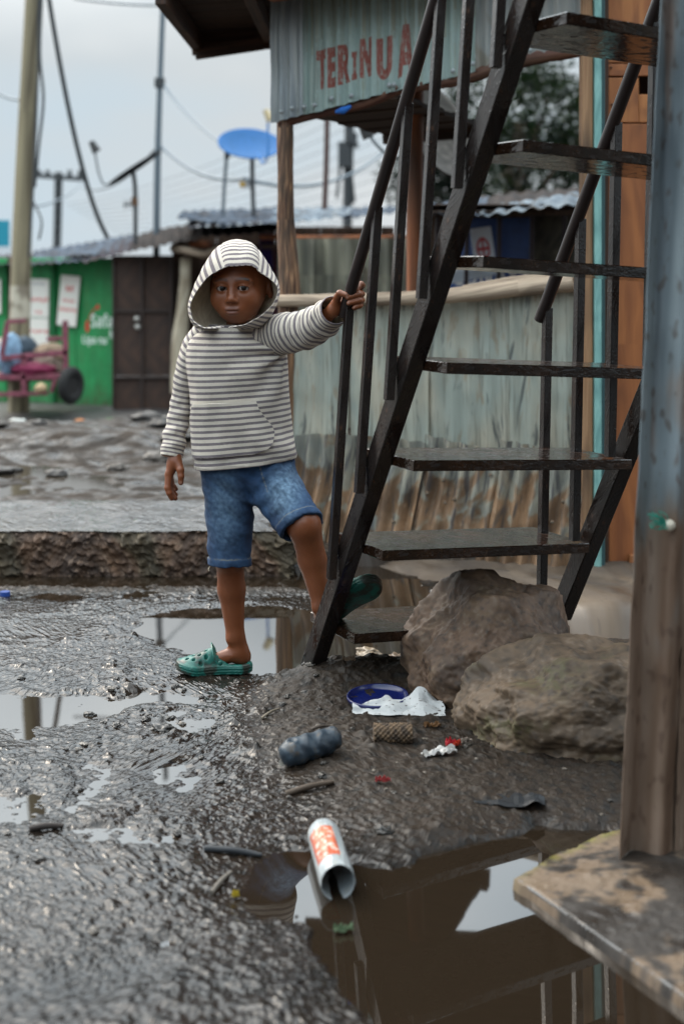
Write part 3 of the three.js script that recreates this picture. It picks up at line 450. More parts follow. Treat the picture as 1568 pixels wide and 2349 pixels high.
// plywood house beyond the stall's right end
{
  const house = thing('plywood_house', 'orange plywood house wall with mint painted door post behind the stairs', 'house', V(1.1, 0.1, -4.4));
  const O = house.position, rel = (g) => g.translate(-O.x, -O.y, -O.z), B = (x0, x1, y0, y1, d, t = 0.02) => rel(box(x1 - x0, y1 - y0, t, (x0 + x1) / 2, (y0 + y1) / 2, -d - t / 2));
  const X = (px, d) => (px - CX) / FOC * d, Yp = (py, d) => CAM_H - (py - HZ) / FOC * d;
  const ply = (a, b, s) => M({ map: dataTex(256, 512, (u, v) => { const g = pn(u + 0.08 * pn(u, v, 3, s), v * 0.25, 14, s, 4), k = pn(u, v, 5, s + 8, 3); return mixc(mixc(hex(a), hex(b), clamp(0.5 + g * 1.5)), hex(0x5a3118), sst(0.08, 0.4, k) * 0.55); }, true, [2, 1]), roughness: 0.62, bumpMap: grainBump, bumpScale: 0.0015 });
  const plA = ply(0x7d4826, 0x9c5f33, 3), plB = ply(0x874f28, 0xa56a3a, 13);
  const mint = M({ map: dataTex(128, 256, (u, v) => mixc(hex(0x86b3ac), hex(0x5f8a86), clamp(0.4 + 1.5 * pn(u, v, 8, 4, 4))), true, [6, 2]), roughness: 0.55 });
  const grd = 0.12;
  part('door_post', B(X(1334, 4.4), X(1359, 4.4), grd, 2.7, 4.40, 0.06), M({ map: woodTex(0x8a6547, 0xa98563, 8, [6, 1]), roughness: 0.7, bumpMap: grainBump, bumpScale: 0.003 }), house);
  part('mint_trim', B(X(1361, 4.4), X(1377, 4.4), grd, 2.7, 4.385, 0.05), mint, house);
  part('mint_trim', B(X(1377, 4.41), X(1386, 4.41), grd, 2.7, 4.405, 0.05), M({ color: 0x2f4f52, roughness: 0.6 }), house);
  part('jamb', B(X(1386, 4.44), X(1396, 4.44), grd, 2.7, 4.45, 0.05), woodDark, house);
  const x0 = X(1394, 4.47), x1 = 2.6;
  [[0.13, Yp(284, 4.47), plA], [Yp(281, 4.47), Yp(178, 4.47), plB], [Yp(174, 4.47), Yp(146, 4.47), plA], [Yp(143, 4.47), 2.7, plB]].forEach(([a, b, m], i) => {
    if (i === 1) { part('plywood_panel', B(x0, X(1464, 4.47), a, b, 4.47, 0.014), m, house); part('plywood_panel', B(X(1490, 4.47), x1, a, b, 4.47, 0.014), m, house); part('plywood_panel', B(X(1464, 4.47), X(1490, 4.47), a, Yp(216, 4.47), 4.47, 0.014), m, house); } else part('plywood_panel', B(x0, x1, a, b, 4.466 + 0.003 * i, 0.014), m, house);
  });
  part('kick_board', B(x0 + 0.06, x1, 0.12, 0.165, 4.44, 0.02), plB, house);
  part('inner_wall', B(x0, x1, 0.1, 2.7, 4.9, 0.05), woodDark, house);
  part('floor_sill', B(X(1388, 4.4), x1, 0.06, 0.125, 4.36, 0.12), cement, house);
  for (const [x, y] of [[1405, 700], [1405, 420], [1405, 1000], [1402, 240], [1400, 155]]) { const s = new THREE.SphereGeometry(0.004, 8, 6); s.translate(X(x, 4.47), Yp(y, 4.47), -4.466); part('nail_head', rel(s), woodDark, house); }
  house.scale.setScalar(FARTHER); house.position.multiplyScalar(FARTHER).add(V(0, SINK, 0));
}
// rusty iron sheets of the shed at the right edge
{
  const shed = thing('iron_shed', 'weathered corrugated iron shed corner standing on the concrete slab', 'shed', V(0.55, 0.03, -2.55));
  const O = shed.position;
  const rust = M({ map: dataTex(256, 1024, (u, v) => {              // galvanised grey above, brown rust and splashed mud towards the foot, with ragged outlines
    const k = fbm(u * 5, v * 7, 3, 4), st = fbm(u * 14, v * 3, 6, 3), f = fbm(u * 30, v * 60, 9, 2), low = sst(0.10, -0.06, v - 0.20 + k * 0.40);
    let c = mixc(hex(0x626c72), hex(0x8d979a), clamp(0.5 + st * 1.6)); c = mixc(c, hex(0x8a5e45), sst(0.12, 0.36, fbm(u * 6, v * 5, 16, 4)) * 0.45); c = mixc(c, mixc(hex(0x5e4838), hex(0x8f7c6d), clamp(0.5 + st * 2)), low); return mixc(c, hex(0x3d2a20), sst(0.15, 0.45, f) * 0.4);
  }), roughness: 0.6, metalness: 0.15 });
  const wall = (x, w, z, pitch, sd, lean, y0) => { const g = plate(Math.round(w / 0.006), 60, (u, v) => { const y = lerp(y0, 2.3, v), xx = u * w; return V(x + xx + lean * y + 0.004 * fbm(y * 6, sd, u * 3, 3), y, z + 0.020 * Math.cos(xx / pitch * 6.283 + 0.6) + 0.016 * fbm(xx * 6, y * 4, sd, 3) + 0.011 * fbm(xx * 18, y * 12, sd, 2)); }, (u, v) => [(x + u * w - 0.45) * 2.2, v], 0.0015); return part('iron_sheet', g.translate(-O.x, -O.y, -O.z), rust, shed); };
  wall(0.482, 0.118, -2.50, 0.078, 3, 0.0480, 0.036);
  wall(0.585, 1.0, -2.53, 0.085, 7, 0.036, 0.036);
  const pst = bar(V(0.62, 0.03, -2.585), V(0.70, 2.3, -2.585), 0.05, 0.05); part('post', pst.translate(-O.x, -O.y, -O.z), woodDark, shed);
  const cap = new THREE.SphereGeometry(0.0105, 14, 10); const q = D(1534, 1205, 2.475); cap.translate(q.x - O.x, q.y - O.y, q.z - O.z); part('washer', cap, M({ map: dataTex(32, 32, (u, v) => mixc(hex(0xcfc8b8), hex(0x8a8070), clamp(0.3 + pn(u, v, 9, 3)))), roughness: 0.5 }), shed, 'pale nail washer with teal string');
  seed = 31; const strands = []; for (let i = 0; i < 22; i++) { const a = q.clone().add(V(-0.004, 0.004, 0.002)), b = a.clone().add(V(rr(-0.036, -0.006), rr(-0.012, 0.024), rr(-0.004, 0.010))), m = a.clone().lerp(b, 0.5).add(V(rr(-0.006, 0.006), rr(-0.006, 0.006), rr(0, 0.006))); strands.push(tube([a, m, b], 0.0009, 6, 5)); }
  part('string_tuft', merge(strands).translate(-O.x, -O.y, -O.z), M({ color: 0x1f7d6a, roughness: 0.7 }), shed).userData.kind = 'stuff';
}

// ---------------------------------------------------------------- the near side of the lane, behind and beside the viewer: it shuts off the sky there
{
  const brown = M({ map: dataTex(256, 256, (u, v) => mixc(mixc(hex(0x3a2f28), hex(0x5d4c40), clamp(0.5 + 1.4 * pn(u, v * 0.3, 12, 3, 3))), hex(0x66686a), sst(0.1, 0.4, pn(u, v, 5, 9, 3)) * 0.6), true, [1, 1]), roughness: 0.7 });
  const a = thing('lane_shack', 'rusty iron shack lining the near side of the lane behind the viewer', 'shack', V(1.8, 0, 1.2));
  for (let i = 0; i < 7; i++) { const g = corrugated(0.86, 0, 0, 2.75, 2.75, { pitch: 0.09, amp: 0.01, nx: 4, ny: 6, sd: i }); g.rotateY(-Math.PI / 2); g.translate(-0.75, 0, -3.1 + i * 0.82); part('iron_sheet', g, brown, a); }
  part('roof', box(2.6, 0.05, 6.2, 0.35, 2.8, -0.3), brown, a); part('end_wall', box(2.0, 2.7, 0.06, 0.35, 1.36, 2.75), brown, a);
  const b = thing('lane_shack', 'long timber shack across the lane behind the viewer', 'shack', V(0.4, 0, 3.6));
  for (let i = 0; i < 14; i++) part('wall_board', box(0.29, 2.9, 0.04, -1.5 + i * 0.3, 1.45, 0.02 * (i % 2)), brown, b);
  part('roof', box(4.8, 0.05, 2.4, 0.4, 2.95, 0.7), brown, b);
}

// ---------------------------------------------------------------- the child
const child = thing('person', 'child in striped hooded top, denim shorts and teal clogs holding the handrail', 'person', D(575, 1535, 3.73).setY(0));
{
  const O = child.position, rel = (g) => g.translate(-O.x, -O.y, -O.z);
  const PX = 1 / FOC * 3.7;                                     // one picture unit at the child's depth, metres
  // ---- cloth
  const stripeT = dataTex(256, 512, (u, v) => { const k = (v * 8 + 0.02 * pn(u, v, 20, 3, 2)) % 1, s = sst(0.03, 0.08, k) * sst(0.52, 0.47, k), n = 0.5 + 0.5 * pn(u, v, 70, 5, 2), f = pn(u, v, 110, 9, 1); return mixc(mixc(hex(0xd6ccbe), hex(0xbfb4a5), clamp(n * 0.7 + f * 0.5)), mixc(hex(0x837a7b), hex(0x665d60), clamp(0.5 + f * 1.2)), s); });
  const knit = dataTex(256, 256, (u, v) => grey(0.5 + 0.30 * Math.sin(u * 6.283 * 40) * Math.sin(v * 6.283 * 40) + 0.3 * pn(u, v, 30, 4, 2)), false, [1.4, 1.4]);
  const jersey = M({ map: stripeT, roughness: 0.95, bumpMap: knit, bumpScale: 0.0012, sheen: 0.25, sheenRoughness: 0.8, sheenColor: new THREE.Color(0.5, 0.5, 0.52) });
  const lining = M({ map: dataTex(128, 128, (u, v) => mixc(hex(0xe6d8c0), hex(0xcdbda2), clamp(0.4 + 1.2 * pn(u, v, 12, 3, 3)))), roughness: 0.95, bumpMap: knit, bumpScale: 0.002 });
  const PER = 0.0149, U = (m) => m / 0.12, VS = (m) => m / (PER * 8);

  // ---- torso of the top: rings from the hem to the neck [py, left, right, half depth, depth, tilt]
  const K = [[1062, 448, 682, 0.090, 3.715, 0.105], [1030, 446, 679, 0.091, 3.715, 0.10], [985, 443, 673, 0.090, 3.712, 0.085], [930, 438, 668, 0.089, 3.708, 0.07], [880, 434, 664, 0.089, 3.705, 0.055], [835, 430, 660, 0.088, 3.702, 0.04], [800, 430, 654, 0.084, 3.70, 0.02], [775, 438, 640, 0.076, 3.70, 0.0], [758, 458, 622, 0.064, 3.695, -0.01], [744, 482, 604, 0.050, 3.69, -0.01]];
  const key = (v, c) => { const k = clamp(v) * (K.length - 1), i = Math.min(K.length - 2, Math.floor(k)), t = k - i, p0 = K[Math.max(0, i - 1)][c], p1 = K[i][c], p2 = K[i + 1][c], p3 = K[Math.min(K.length - 1, i + 2)][c]; return 0.5 * (2 * p1 + (p2 - p0) * t + (2 * p0 - 5 * p1 + 4 * p2 - p3) * t * t + (3 * p1 - p0 - 3 * p2 + p3) * t * t * t); };
  const armpit = D(655, 812, 3.64), hoodBase = D(560, 765, 3.61);
  function torso(a, v, off = 0) {
    const d = key(v, 4), s = d / FOC, xl = (key(v, 1) - CX) * s, xr = (key(v, 2) - CX) * s, xc = (xl + xr) / 2, A = (xr - xl) / 2 + off, B = key(v, 3) + off, y0 = CAM_H - (key(v, 0) - HZ) * s;
    const ca = Math.cos(a), sa = Math.sin(a), e = 0.86, cx = Math.sign(ca) * Math.pow(Math.abs(ca), e), cz = Math.sign(sa) * Math.pow(Math.abs(sa), e), yw = -0.10;
    let x = xc + A * cx, z = -d + B * cz + yw * A * cx * 0.5, y = y0 + key(v, 5) * A * cx + (v < 0.1 ? -0.006 * Math.max(0, -sa) : 0);
    // folds: spread from the raised arm's pit, hang from the shoulders, gather over the hem
    const px = x - armpit.x, py = y - armpit.y, r = Math.hypot(px, py), an = Math.atan2(py, px), front = sst(-0.2, 0.5, sa);
    let w = 0.0075 * Math.sin(an * 9 + 2.2 * n3(x * 9, y * 9, 2)) * sst(0.24, 0.02, r) * sst(0, 0.03, r) * front;
    w += 0.0105 * fbm(x * 9 + y * 4, y * 3.4 - x * 2, z * 5, 3) + 0.006 * fbm(x * 22, y * 11 + 4, z * 18, 2) * front;
    w += 0.004 * Math.sin((x * 0.9 + y * 0.35) * 95 + 3 * n3(x * 6, y * 6, 9)) * sst(0.45, 0.75, v) * sst(0.98, 0.8, v) * sst(0.10, 0.02, Math.abs(x - hoodBase.x - 0.02)) * front;
    w += 0.006 * Math.sin(y * 60 + x * 22 + 2 * n3(x * 5, y * 5, 3)) * sst(0.40, 0.05, v) * sst(-0.02, 0.09, x - xc) * front;
    return V(x + w * ca, y, z + w * sa);
  }
  const vOf = (v) => (CAM_H - (key(v, 0) - HZ) / FOC * 3.7);
  const shell = (fn, nu, nv, uvf, th) => plate(nu, nv, fn, uvf, th);
  const top = part('hooded_top', rel(shell((u, v) => torso(-Math.PI / 2 - u * Math.PI * 2, v), 150, 110, (u, v) => [U(u * 0.72), VS(vOf(v))], 0.004)), jersey, child, 'grey and cream striped hooded top');
  // hem roll
  part('hem', rel(shell((u, v) => torso(-Math.PI / 2 - u * Math.PI * 2, 0.004 + v * 0.075, 0.0022 * Math.sin(Math.PI * clamp(v * 1.2))), 150, 8, (u, v) => [U(u * 0.72), VS(vOf(v * 0.075) + 0.001)], 0.003)), jersey, top);
  // kangaroo pocket: [py, left, right]
  { const P = [[1035, 450, 590], [1027, 449, 614], [1018, 449, 624], [1005, 448, 629], [992, 447.5, 632], [978, 447, 627], [962, 447, 614], [946, 448, 603], [934, 449, 595], [917, 452, 590]];
    const pk = (v, c) => { const k = v * (P.length - 1), i = Math.min(P.length - 2, Math.floor(k)); return lerp(P[i][c], P[i + 1][c], k - i); };
    const vFor = (py) => { let a = 0, b = 1; for (let i = 0; i < 24; i++) { const m = (a + b) / 2; key(m, 0) > py ? a = m : b = m; } return a; };
    const pt = (u, v) => { const px = lerp(pk(v, 1), pk(v, 2), u); let py = pk(v, 0); py -= (px - 540) * 0.085; const vv = vFor(py + (px - 563) * 0.09), s = key(vv, 4) / FOC, xc = (key(vv, 1) + key(vv, 2)) / 2, A = (key(vv, 2) - key(vv, 1)) / 2, q = clamp((px - xc) / A, -0.985, 0.985), ca = Math.sign(q) * Math.pow(Math.abs(q), 1 / 0.86), p = torso(Math.acos(ca), vv, 0.0075); return [p, vv]; };
    part('pocket', rel(shell((u, v) => pt(u, v)[0], 60, 34, (u, v) => { const [p, vv] = pt(u, v); return [U(p.x), VS(vOf(vv)) + 0.055]; }, 0.0045)), jersey, top);
  }
  // sleeves: a loft along a path with elliptic rings, turned in at the cuff
  function sleeve(pts, rad, disp, v0, name, seg = 90, rs = 44) {
    const c = new THREE.CatmullRomCurve3(pts), Lg = c.getLength(), F = c.computeFrenetFrames(seg); const R = (t) => { const k = t * (rad.length - 1), i = Math.min(rad.length - 2, Math.floor(k)); return lerp(rad[i], rad[i + 1], k - i); };
    const ref = V(0, 0, 1); const fr = []; for (let i = 0; i <= seg; i++) { const T = F.tangents[i], n = ref.clone().addScaledVector(T, -ref.dot(T)).normalize(); fr.push([n, new THREE.Vector3().crossVectors(T, n)]); }
    const at = (u, t, inset) => { const k = Math.round(t * seg), p = c.getPoint(t), a = u * Math.PI * 2, r = R(t) - inset, q = fr[k][0].clone().multiplyScalar(Math.cos(a)).addScaledVector(fr[k][1], Math.sin(a)); const w = disp(t, a, p); return p.addScaledVector(q, r + w); };
    const outer = sheet(rs, seg, (u, v) => at(u, v, 0), (u, v) => [U(u * 0.22), VS(v0 + v * Lg)]);
    const inner = sheet(rs, 26, (u, v) => at(1 - u, Math.round((1 - v * 0.25) * seg) / seg, 0.0035), (u, v) => [u, v]);
    const lip = sheet(rs, 4, (u, v) => { const p = at(u, 1, 0.0035 * v); const T = F.tangents[seg]; return p.addScaledVector(T, 0.0022 * Math.sin(Math.PI * v)); }, (u, v) => [U(u * 0.22), VS(v0 + Lg)]);
    const s = part(name, rel(merge([outer, lip])), jersey, top); part('cuff_lining', rel(inner), lining, s); return s;
  }
  sleeve([D(486, 762, 3.70), D(450, 800, 3.712), D(432, 850, 3.724), D(420, 905, 3.732), D(410, 960, 3.728), D(400, 1010, 3.716), D(393, 1046, 3.706)], [0.045, 0.040, 0.0335, 0.0295, 0.0295, 0.0300, 0.0287], (t, a, p) => 0.003 * fbm(p.x * 10 + Math.cos(a), p.y * 22, Math.sin(a) * 1.5, 3) * 2 + 0.0022 * Math.sin(p.y * 150 + 2 * Math.sin(a)) * sst(0.4, 0.75, t) * sst(1, 0.9, t), 0.004, 'sleeve');
  sleeve([D(575, 770, 3.70), D(622, 772, 3.69), D(655, 764, 3.655), D(690, 758, 3.605), D(720, 748, 3.555), D(745, 733, 3.51), D(767, 713, 3.468)], [0.056, 0.0555, 0.0525, 0.0485, 0.0455, 0.042, 0.0385], (t, a, p) => 0.007 * fbm(p.x * 16, p.y * 9 + Math.cos(a) * 0.8, Math.sin(a) * 0.8 + p.z * 8, 3) + 0.0035 * Math.sin(t * 46 + 1.6 * Math.sin(a + 0.6) + 2 * n3(t * 6, Math.cos(a), 3)) * sst(0.25, 0.5, t) * sst(1, 0.85, t), 0.002, 'sleeve');

  // ---- hood: rim, widest line and back seam, all as lines in t from the front left of the neck over the head to the front right
  const rimK = [[514, 750, 3.575], [490, 752, 3.572], [467, 750, 3.578], [445, 736, 3.590], [437, 708, 3.603], [443, 685, 3.605], [457, 661, 3.600], [474, 640, 3.592], [506, 619, 3.580], [527, 611, 3.573], [552, 610, 3.572], [579, 610.5, 3.576], [597, 626, 3.588], [617, 641, 3.597], [632, 656, 3.603], [635, 673, 3.604], [621, 702, 3.600], [597, 724, 3.592], [571, 739, 3.583], [548, 747, 3.577], [524, 750, 3.574]];
  const rimC = new THREE.CatmullRomCurve3(rimK.map((k) => D(...k)));
  const midK = [[497, 752, 3.615], [478, 752, 3.65], [462, 748, 3.675], [454, 725, 3.69], [453, 700, 3.695], [457, 672, 3.69], [466, 640, 3.68], [478, 605, 3.67], [497, 572, 3.658], [520, 556, 3.652], [545, 552, 3.650], [570, 556, 3.655], [592, 578, 3.665], [609, 610, 3.675], [620, 640, 3.685], [624, 670, 3.69], [621, 700, 3.69], [614, 725, 3.685], [600, 745, 3.67], [575, 752, 3.64], [545, 752, 3.61]];
  const midC = new THREE.CatmullRomCurve3(midK.map((k) => D(...k)));
  const backC = new THREE.CatmullRomCurve3([D(545, 765, 3.74), D(545, 720, 3.785), D(545, 670, 3.805), D(545, 620, 3.795), D(545, 585, 3.76)]);
  function hood(t, s, off) {
    const m = midC.getPoint(t), r = rimC.getPoint(t), b = backC.getPoint(1 - Math.abs(2 * t - 1));
    const a0 = 2 * (s - 0.5) * (s - 1), a1 = -4 * s * (s - 1), a2 = 2 * s * (s - 0.5);
    const p = V(0, 0, 0).addScaledVector(r, a0).addScaledVector(m, a1).addScaledVector(b, a2);
    const c = D(545, 680, 3.69), n = p.clone().sub(c).normalize();
    const w = 0.0035 * fbm(p.x * 26, p.y * 26, p.z * 26, 3) + 0.0025 * Math.sin(t * 90) * sst(0.25, 0.02, s) * 0.25;
    // seams between the three panels
    const seam = -0.0022 * (Math.exp(-(((t - 0.425) / 0.006) ** 2)) + Math.exp(-(((t - 0.585) / 0.006) ** 2)));
    return p.addScaledVector(n, w + seam + off);
  }
  const rimL = rimC.getLength();
  const panel = (t0, t1, nt, mid) => plate(nt, 44, (u, v) => hood(lerp(t0, t1, u), v, 0.003), (u, v) => mid ? [U(u * 0.08), VS(0.002 + v * 0.235)] : [U(v * 0.25), VS(lerp(t0, t1, u) * rimL)], 0.0012);
  const hd = part('hood', rel(panel(0, 0.425, 80, false)), jersey, top);
  part('hood_panel', rel(panel(0.425, 0.585, 44, true)), jersey, hd); part('hood_panel', rel(panel(0.585, 1, 80, false)), jersey, hd);
  part('hood_lining', rel(sheet(200, 40, (u, v) => hood(1 - u, 0.07 + v * 0.93, -0.0025), (u, v) => [u * 3, v * 2])), lining, hd);
  // turned-in band inside the opening, striped across
  part('hood_band', rel(plate(220, 8, (u, v) => hood(1 - u, v * 0.105 - 0.004, lerp(0.0015, -0.0045, Math.sqrt(v))), (u, v) => [U(v * 0.025), VS((1 - u) * rimL * 1.02)], 0.0015)), jersey, hd);

  // ---- skin
  const SK = [0.172, 0.052, 0.019];
  const HC = D(551, 657, 3.682), hy = -0.20, hp = 0.05, hr = 0.02;
  const HM = new THREE.Matrix4().compose(HC, new THREE.Quaternion().setFromEuler(new THREE.Euler(hp, hy, hr, 'YXZ')), V(1.03, 1.02, 1.02));
  const eyes = [[-0.0272, 0.0005, 0.0660], [0.0272, 0.0005, 0.0660]], ER = 0.0122;
  const head = (x, y, z) => {
    const ax = Math.abs(x);
    let d = sEll(x, y, z, 0, 0.026, -0.014, 0.0715, 0.079, 0.089);
    d = smin(d, sEll(x, y, z, 0, -0.026, 0.018, 0.0605, 0.060, 0.060), 0.03);
    d = smin(d, sEll(x, y, z, 0, -0.060, 0.037, 0.033, 0.0265, 0.032), 0.03);             // jaw and chin
    d = smin(d, sEll(ax, y, z, 0.0365, -0.027, 0.046, 0.0265, 0.0275, 0.0255), 0.02);         // cheeks
    d = smin(d, sEll(ax, y, z, 0.024, 0.019, 0.0675, 0.026, 0.0085, 0.009), 0.018);        // brow
    d = smax(d, -sEll(ax, y, z, 0.0272, -0.001, 0.0845, 0.0195, 0.0125, 0.0125), 0.010);   // sockets
    d = smin(d, sCap(x, y, z, V(0, 0.008, 0.0745), V(0, -0.024, 0.0865), 0.0048, 0.0075), 0.012);
    d = smin(d, sSph(x, y, z, 0, -0.0275, 0.0885, 0.0088), 0.007);
    d = smin(d, sEll(ax, y, z, 0.0102, -0.0305, 0.0820, 0.0070, 0.0060, 0.0080), 0.005);
    d = smax(d, -sEll(ax, y, z, 0.0062, -0.0368, 0.0885, 0.0040, 0.0028, 0.0055), 0.003);  // nostrils
    d = smin(d, sEll(x, y, z, 0, -0.052, 0.064, 0.027, 0.018, 0.018), 0.014);              // muzzle
    d = smin(d, sEll(ax, y, z, 0.0065, -0.0513, 0.0795, 0.0125, 0.0048, 0.0068), 0.004);   // upper lip
    d = smin(d, sEll(x, y, z, 0, -0.0615, 0.0775, 0.0150, 0.0058, 0.0078), 0.004);         // lower lip
    d = smax(d, -sEll(x, y, z, 0, -0.0560 + 6 * x * x, 0.088, 0.0215, 0.0011, 0.009), 0.0015);
    // lids with an almond opening
    for (const [ex, ey, ez] of eyes) { const lid = sSph(x, y, z, ex, ey, ez, ER + 0.0019), X = x - ex, Y = y - ey; const hole = Math.max(Math.hypot(X / 0.0124, (Y + 0.0008) / 0.0053) - 1, 0) > 0 ? (Math.hypot(X / 0.0124, (Y + 0.0008) / 0.0053) - 1) * 0.005 : (Math.hypot(X / 0.0124, (Y + 0.0008) / 0.0053) - 1) * 0.005; d = smin(d, Math.max(lid, z < 0.06 ? 1 : -1), 0.005); if (z > ez) d = smax(d, -Math.max(hole, sSph(x, y, z, ex, ey, ez, ER + 0.012)), 0.0012); }
    // ears
    const ea = sEll(ax, y, z, 0.0745, -0.006, -0.012, 0.0085, 0.0275, 0.0175); d = smin(d, smax(ea, -sEll(ax, y, z, 0.0825, -0.004, -0.008, 0.006, 0.0165, 0.0095), 0.004), 0.006);
    d = smin(d, sCap(x, y, z, V(0, -0.05, -0.018), V(0.0, -0.14, -0.03), 0.036, 0.040), 0.02);
    return d;
  };
  const hg = nets(head, V(-0.088, -0.128, -0.11), V(0.088, 0.11, 0.106), 0.0026);
  paint(hg, (x, y, z) => {
    const ax = Math.abs(x); let c = SK.slice(); const n = fbm(x * 60, y * 60, z * 60, 3), b = fbm(x * 14, y * 14, z * 14 + 3, 2);
    c = c.map((q) => q * (1 + 0.14 * n + 0.14 * b));
    const lip = Math.max(sst(1.15, 0.8, Math.hypot(x / 0.0205, (y + 0.0515) / 0.0055)) * 0.8, sst(1.15, 0.8, Math.hypot(x / 0.0175, (y + 0.0612) / 0.0065))) * (z > 0.06 ? 1 : 0);
    c = mixc(c, [0.115, 0.042, 0.030], lip * 0.75);
    const bx = (ax - 0.0275), by = y - (0.0195 + 0.004 * (1 - (bx / 0.018) ** 2) - 0.10 * Math.max(0, bx - 0.008)), brow = sst(0.0052, 0.0022, Math.abs(by)) * sst(0.020, 0.015, Math.abs(bx)) * (z > 0.03 ? 1 : 0); c = mixc(c, [0.018, 0.010, 0.008], brow * clamp(0.72 + n));
    const lash = z > 0.06 ? sst(0.0015, 0.0004, Math.abs(Math.hypot((ax - 0.0272) / 0.0124, (y + 0.0003) / 0.0053) - 1) * 0.006) * (y > -0.003 ? 1 : 0.4) : 0; c = mixc(c, [0.012, 0.007, 0.006], lash);
    const hair = sst(0.0, 0.012, y - (0.064 - 0.35 * Math.max(0, 0.03 - z) * 0.6) + 0.004 * n + (ax > 0.05 ? (ax - 0.05) * 1.8 : 0)); return mixc(c, [0.010, 0.008, 0.007], hair * (z < 0.02 || y > 0.058 ? 1 : 0));
  });
  hg.applyMatrix4(HM);
  // limbs and trunk
  const bones = [[D(575, 1075, 3.72), D(552, 840, 3.71), 0.062, 0.066], [D(552, 840, 3.71), D(548, 745, 3.70), 0.066, 0.033], [D(452, 792, 3.71), D(632, 786, 3.69), 0.028, 0.028],
    [D(450, 792, 3.712), D(421, 915, 3.736), 0.024, 0.0175], [D(421, 915, 3.736), D(401, 1048, 3.704), 0.0175, 0.0165],
    [D(632, 784, 3.69), D(712, 757, 3.572), 0.027, 0.023], [D(712, 757, 3.572), D(764, 712, 3.470), 0.024, 0.0170],
    [D(530, 1090, 3.725), D(526, 1280, 3.718), 0.054, 0.0365], [D(526, 1272, 3.716), D(531, 1352, 3.735), 0.0365, 0.0355], [D(531, 1352, 3.735), D(540, 1462, 3.735), 0.0355, 0.0225], [D(540, 1458, 3.735), D(556, 1506, 3.742), 0.0225, 0.0235], [D(545, 1498, 3.735), D(446, 1528, 3.715), 0.022, 0.012],
    [D(616, 1090, 3.72), D(697, 1208, 3.612), 0.056, 0.0425], [D(697, 1200, 3.610), D(716, 1285, 3.630), 0.0405, 0.0355], [D(716, 1285, 3.63), D(738, 1392, 3.622), 0.0355, 0.0225], [D(738, 1388, 3.622), D(741, 1412, 3.632), 0.0225, 0.022], [D(741, 1408, 3.625), D(806, 1378, 3.56), 0.021, 0.012]];
  const bodyF = (x, y, z) => { let d = 1; for (const [a, b, ra, rb] of bones) d = smin(d, sCap(x, y, z, a, b, ra, rb), 0.012);
    const kn = D(524, 1290, 3.690); d = smin(d, sSph(x, y, z, kn.x, kn.y, kn.z, 0.016), 0.03); const an = D(527, 1468, 3.722); d = smin(d, sSph(x, y, z, an.x, an.y, an.z, 0.008), 0.014); const an2 = D(724, 1395, 3.61); d = smin(d, sSph(x, y, z, an2.x, an2.y, an2.z, 0.009), 0.014); return d; };
  const lo = V(9, 9, 9), hi = V(-9, -9, -9); for (const [a, b, ra] of bones) for (const q of [a, b]) { lo.min(q.clone().subScalar(ra + 0.02)); hi.max(q.clone().addScalar(ra + 0.02)); }
  const tone = (x, y, z) => { const n = fbm(x * 40, y * 40, z * 40, 3), b = fbm(x * 9, y * 9, z * 9, 2); return SK.map((q, i) => q * (1 + 0.16 * n + 0.2 * b)); };
  const bg = paint(nets(bodyF, lo, hi, 0.0075), tone);
  // hands: chains of joints with radii
  function hand(fingers, palm, k, c) {
    const f = (x, y, z) => { let d = 1; for (const [a, b, ra, rb] of palm) d = smin(d, sCap(x, y, z, a, b, ra, rb), 0.010); for (const ch of fingers) { let q = 1; for (let i = 0; i < ch.length - 1; i++) q = smin(q, sCap(x, y, z, ch[i][0], ch[i + 1][0], ch[i][1], ch[i + 1][1]), 0.0035); d = smin(d, q, k); } return d; };
    const a = V(9, 9, 9), b = V(-9, -9, -9); for (const q of [...palm.flatMap(([p, r]) => [p, r]), ...fingers.flat().map((x) => x[0])]) { a.min(q.clone().subScalar(0.026)); b.max(q.clone().addScalar(0.026)); }
    return nets(f, a, b, c);
  }
  const nailsOf = []; const nailed = (g) => paint(g, (x, y, z) => { const c = tone(x, y, z); let k = 0; for (const [p, r] of nailsOf) k = Math.max(k, sst(1.1, 0.75, Math.hypot(x - p.x, y - p.y, z - p.z) / r)); return mixc(c, [0.28, 0.14, 0.10], k * 0.75); });
  // left hand round the handrail: palm behind the pipe, fingers come forward on its right, thumb over the front
  const dR = 3.452;
  const LH = [
    [[D(815, 672, 3.478), 0.0085], [D(830, 655, 3.466), 0.0075], [D(828, 652, 3.450), 0.0072], [D(817, 665, 3.436), 0.0062]],
    [[D(818, 680, 3.478), 0.0088], [D(829, 674, 3.458), 0.0078], [D(824, 675, 3.436), 0.0073], [D(797.5, 682.5, 3.428), 0.0064]],
    [[D(818, 692, 3.476), 0.0084], [D(829, 688.5, 3.456), 0.0074], [D(824, 689.5, 3.435), 0.0070], [D(800, 695.5, 3.428), 0.0062]],
    [[D(815, 703, 3.474), 0.0078], [D(826, 700, 3.456), 0.0066], [D(824, 702, 3.438), 0.0062], [D(812, 706, 3.431), 0.0055]],
    [[D(768, 700, 3.462), 0.0105], [D(774, 681, 3.446), 0.0090], [D(779, 673, 3.436), 0.0082], [D(793, 676.5, 3.428), 0.0068]],
  ];
  for (const [a, r] of [[D(795.8, 673.5, 3.4215), 0.0048], [D(795, 682, 3.4215), 0.0038], [D(798, 695, 3.4215), 0.0036], [D(815.5, 663.5, 3.430), 0.0036], [D(811, 705.5, 3.4255), 0.003]]) nailsOf.push([a, r]);
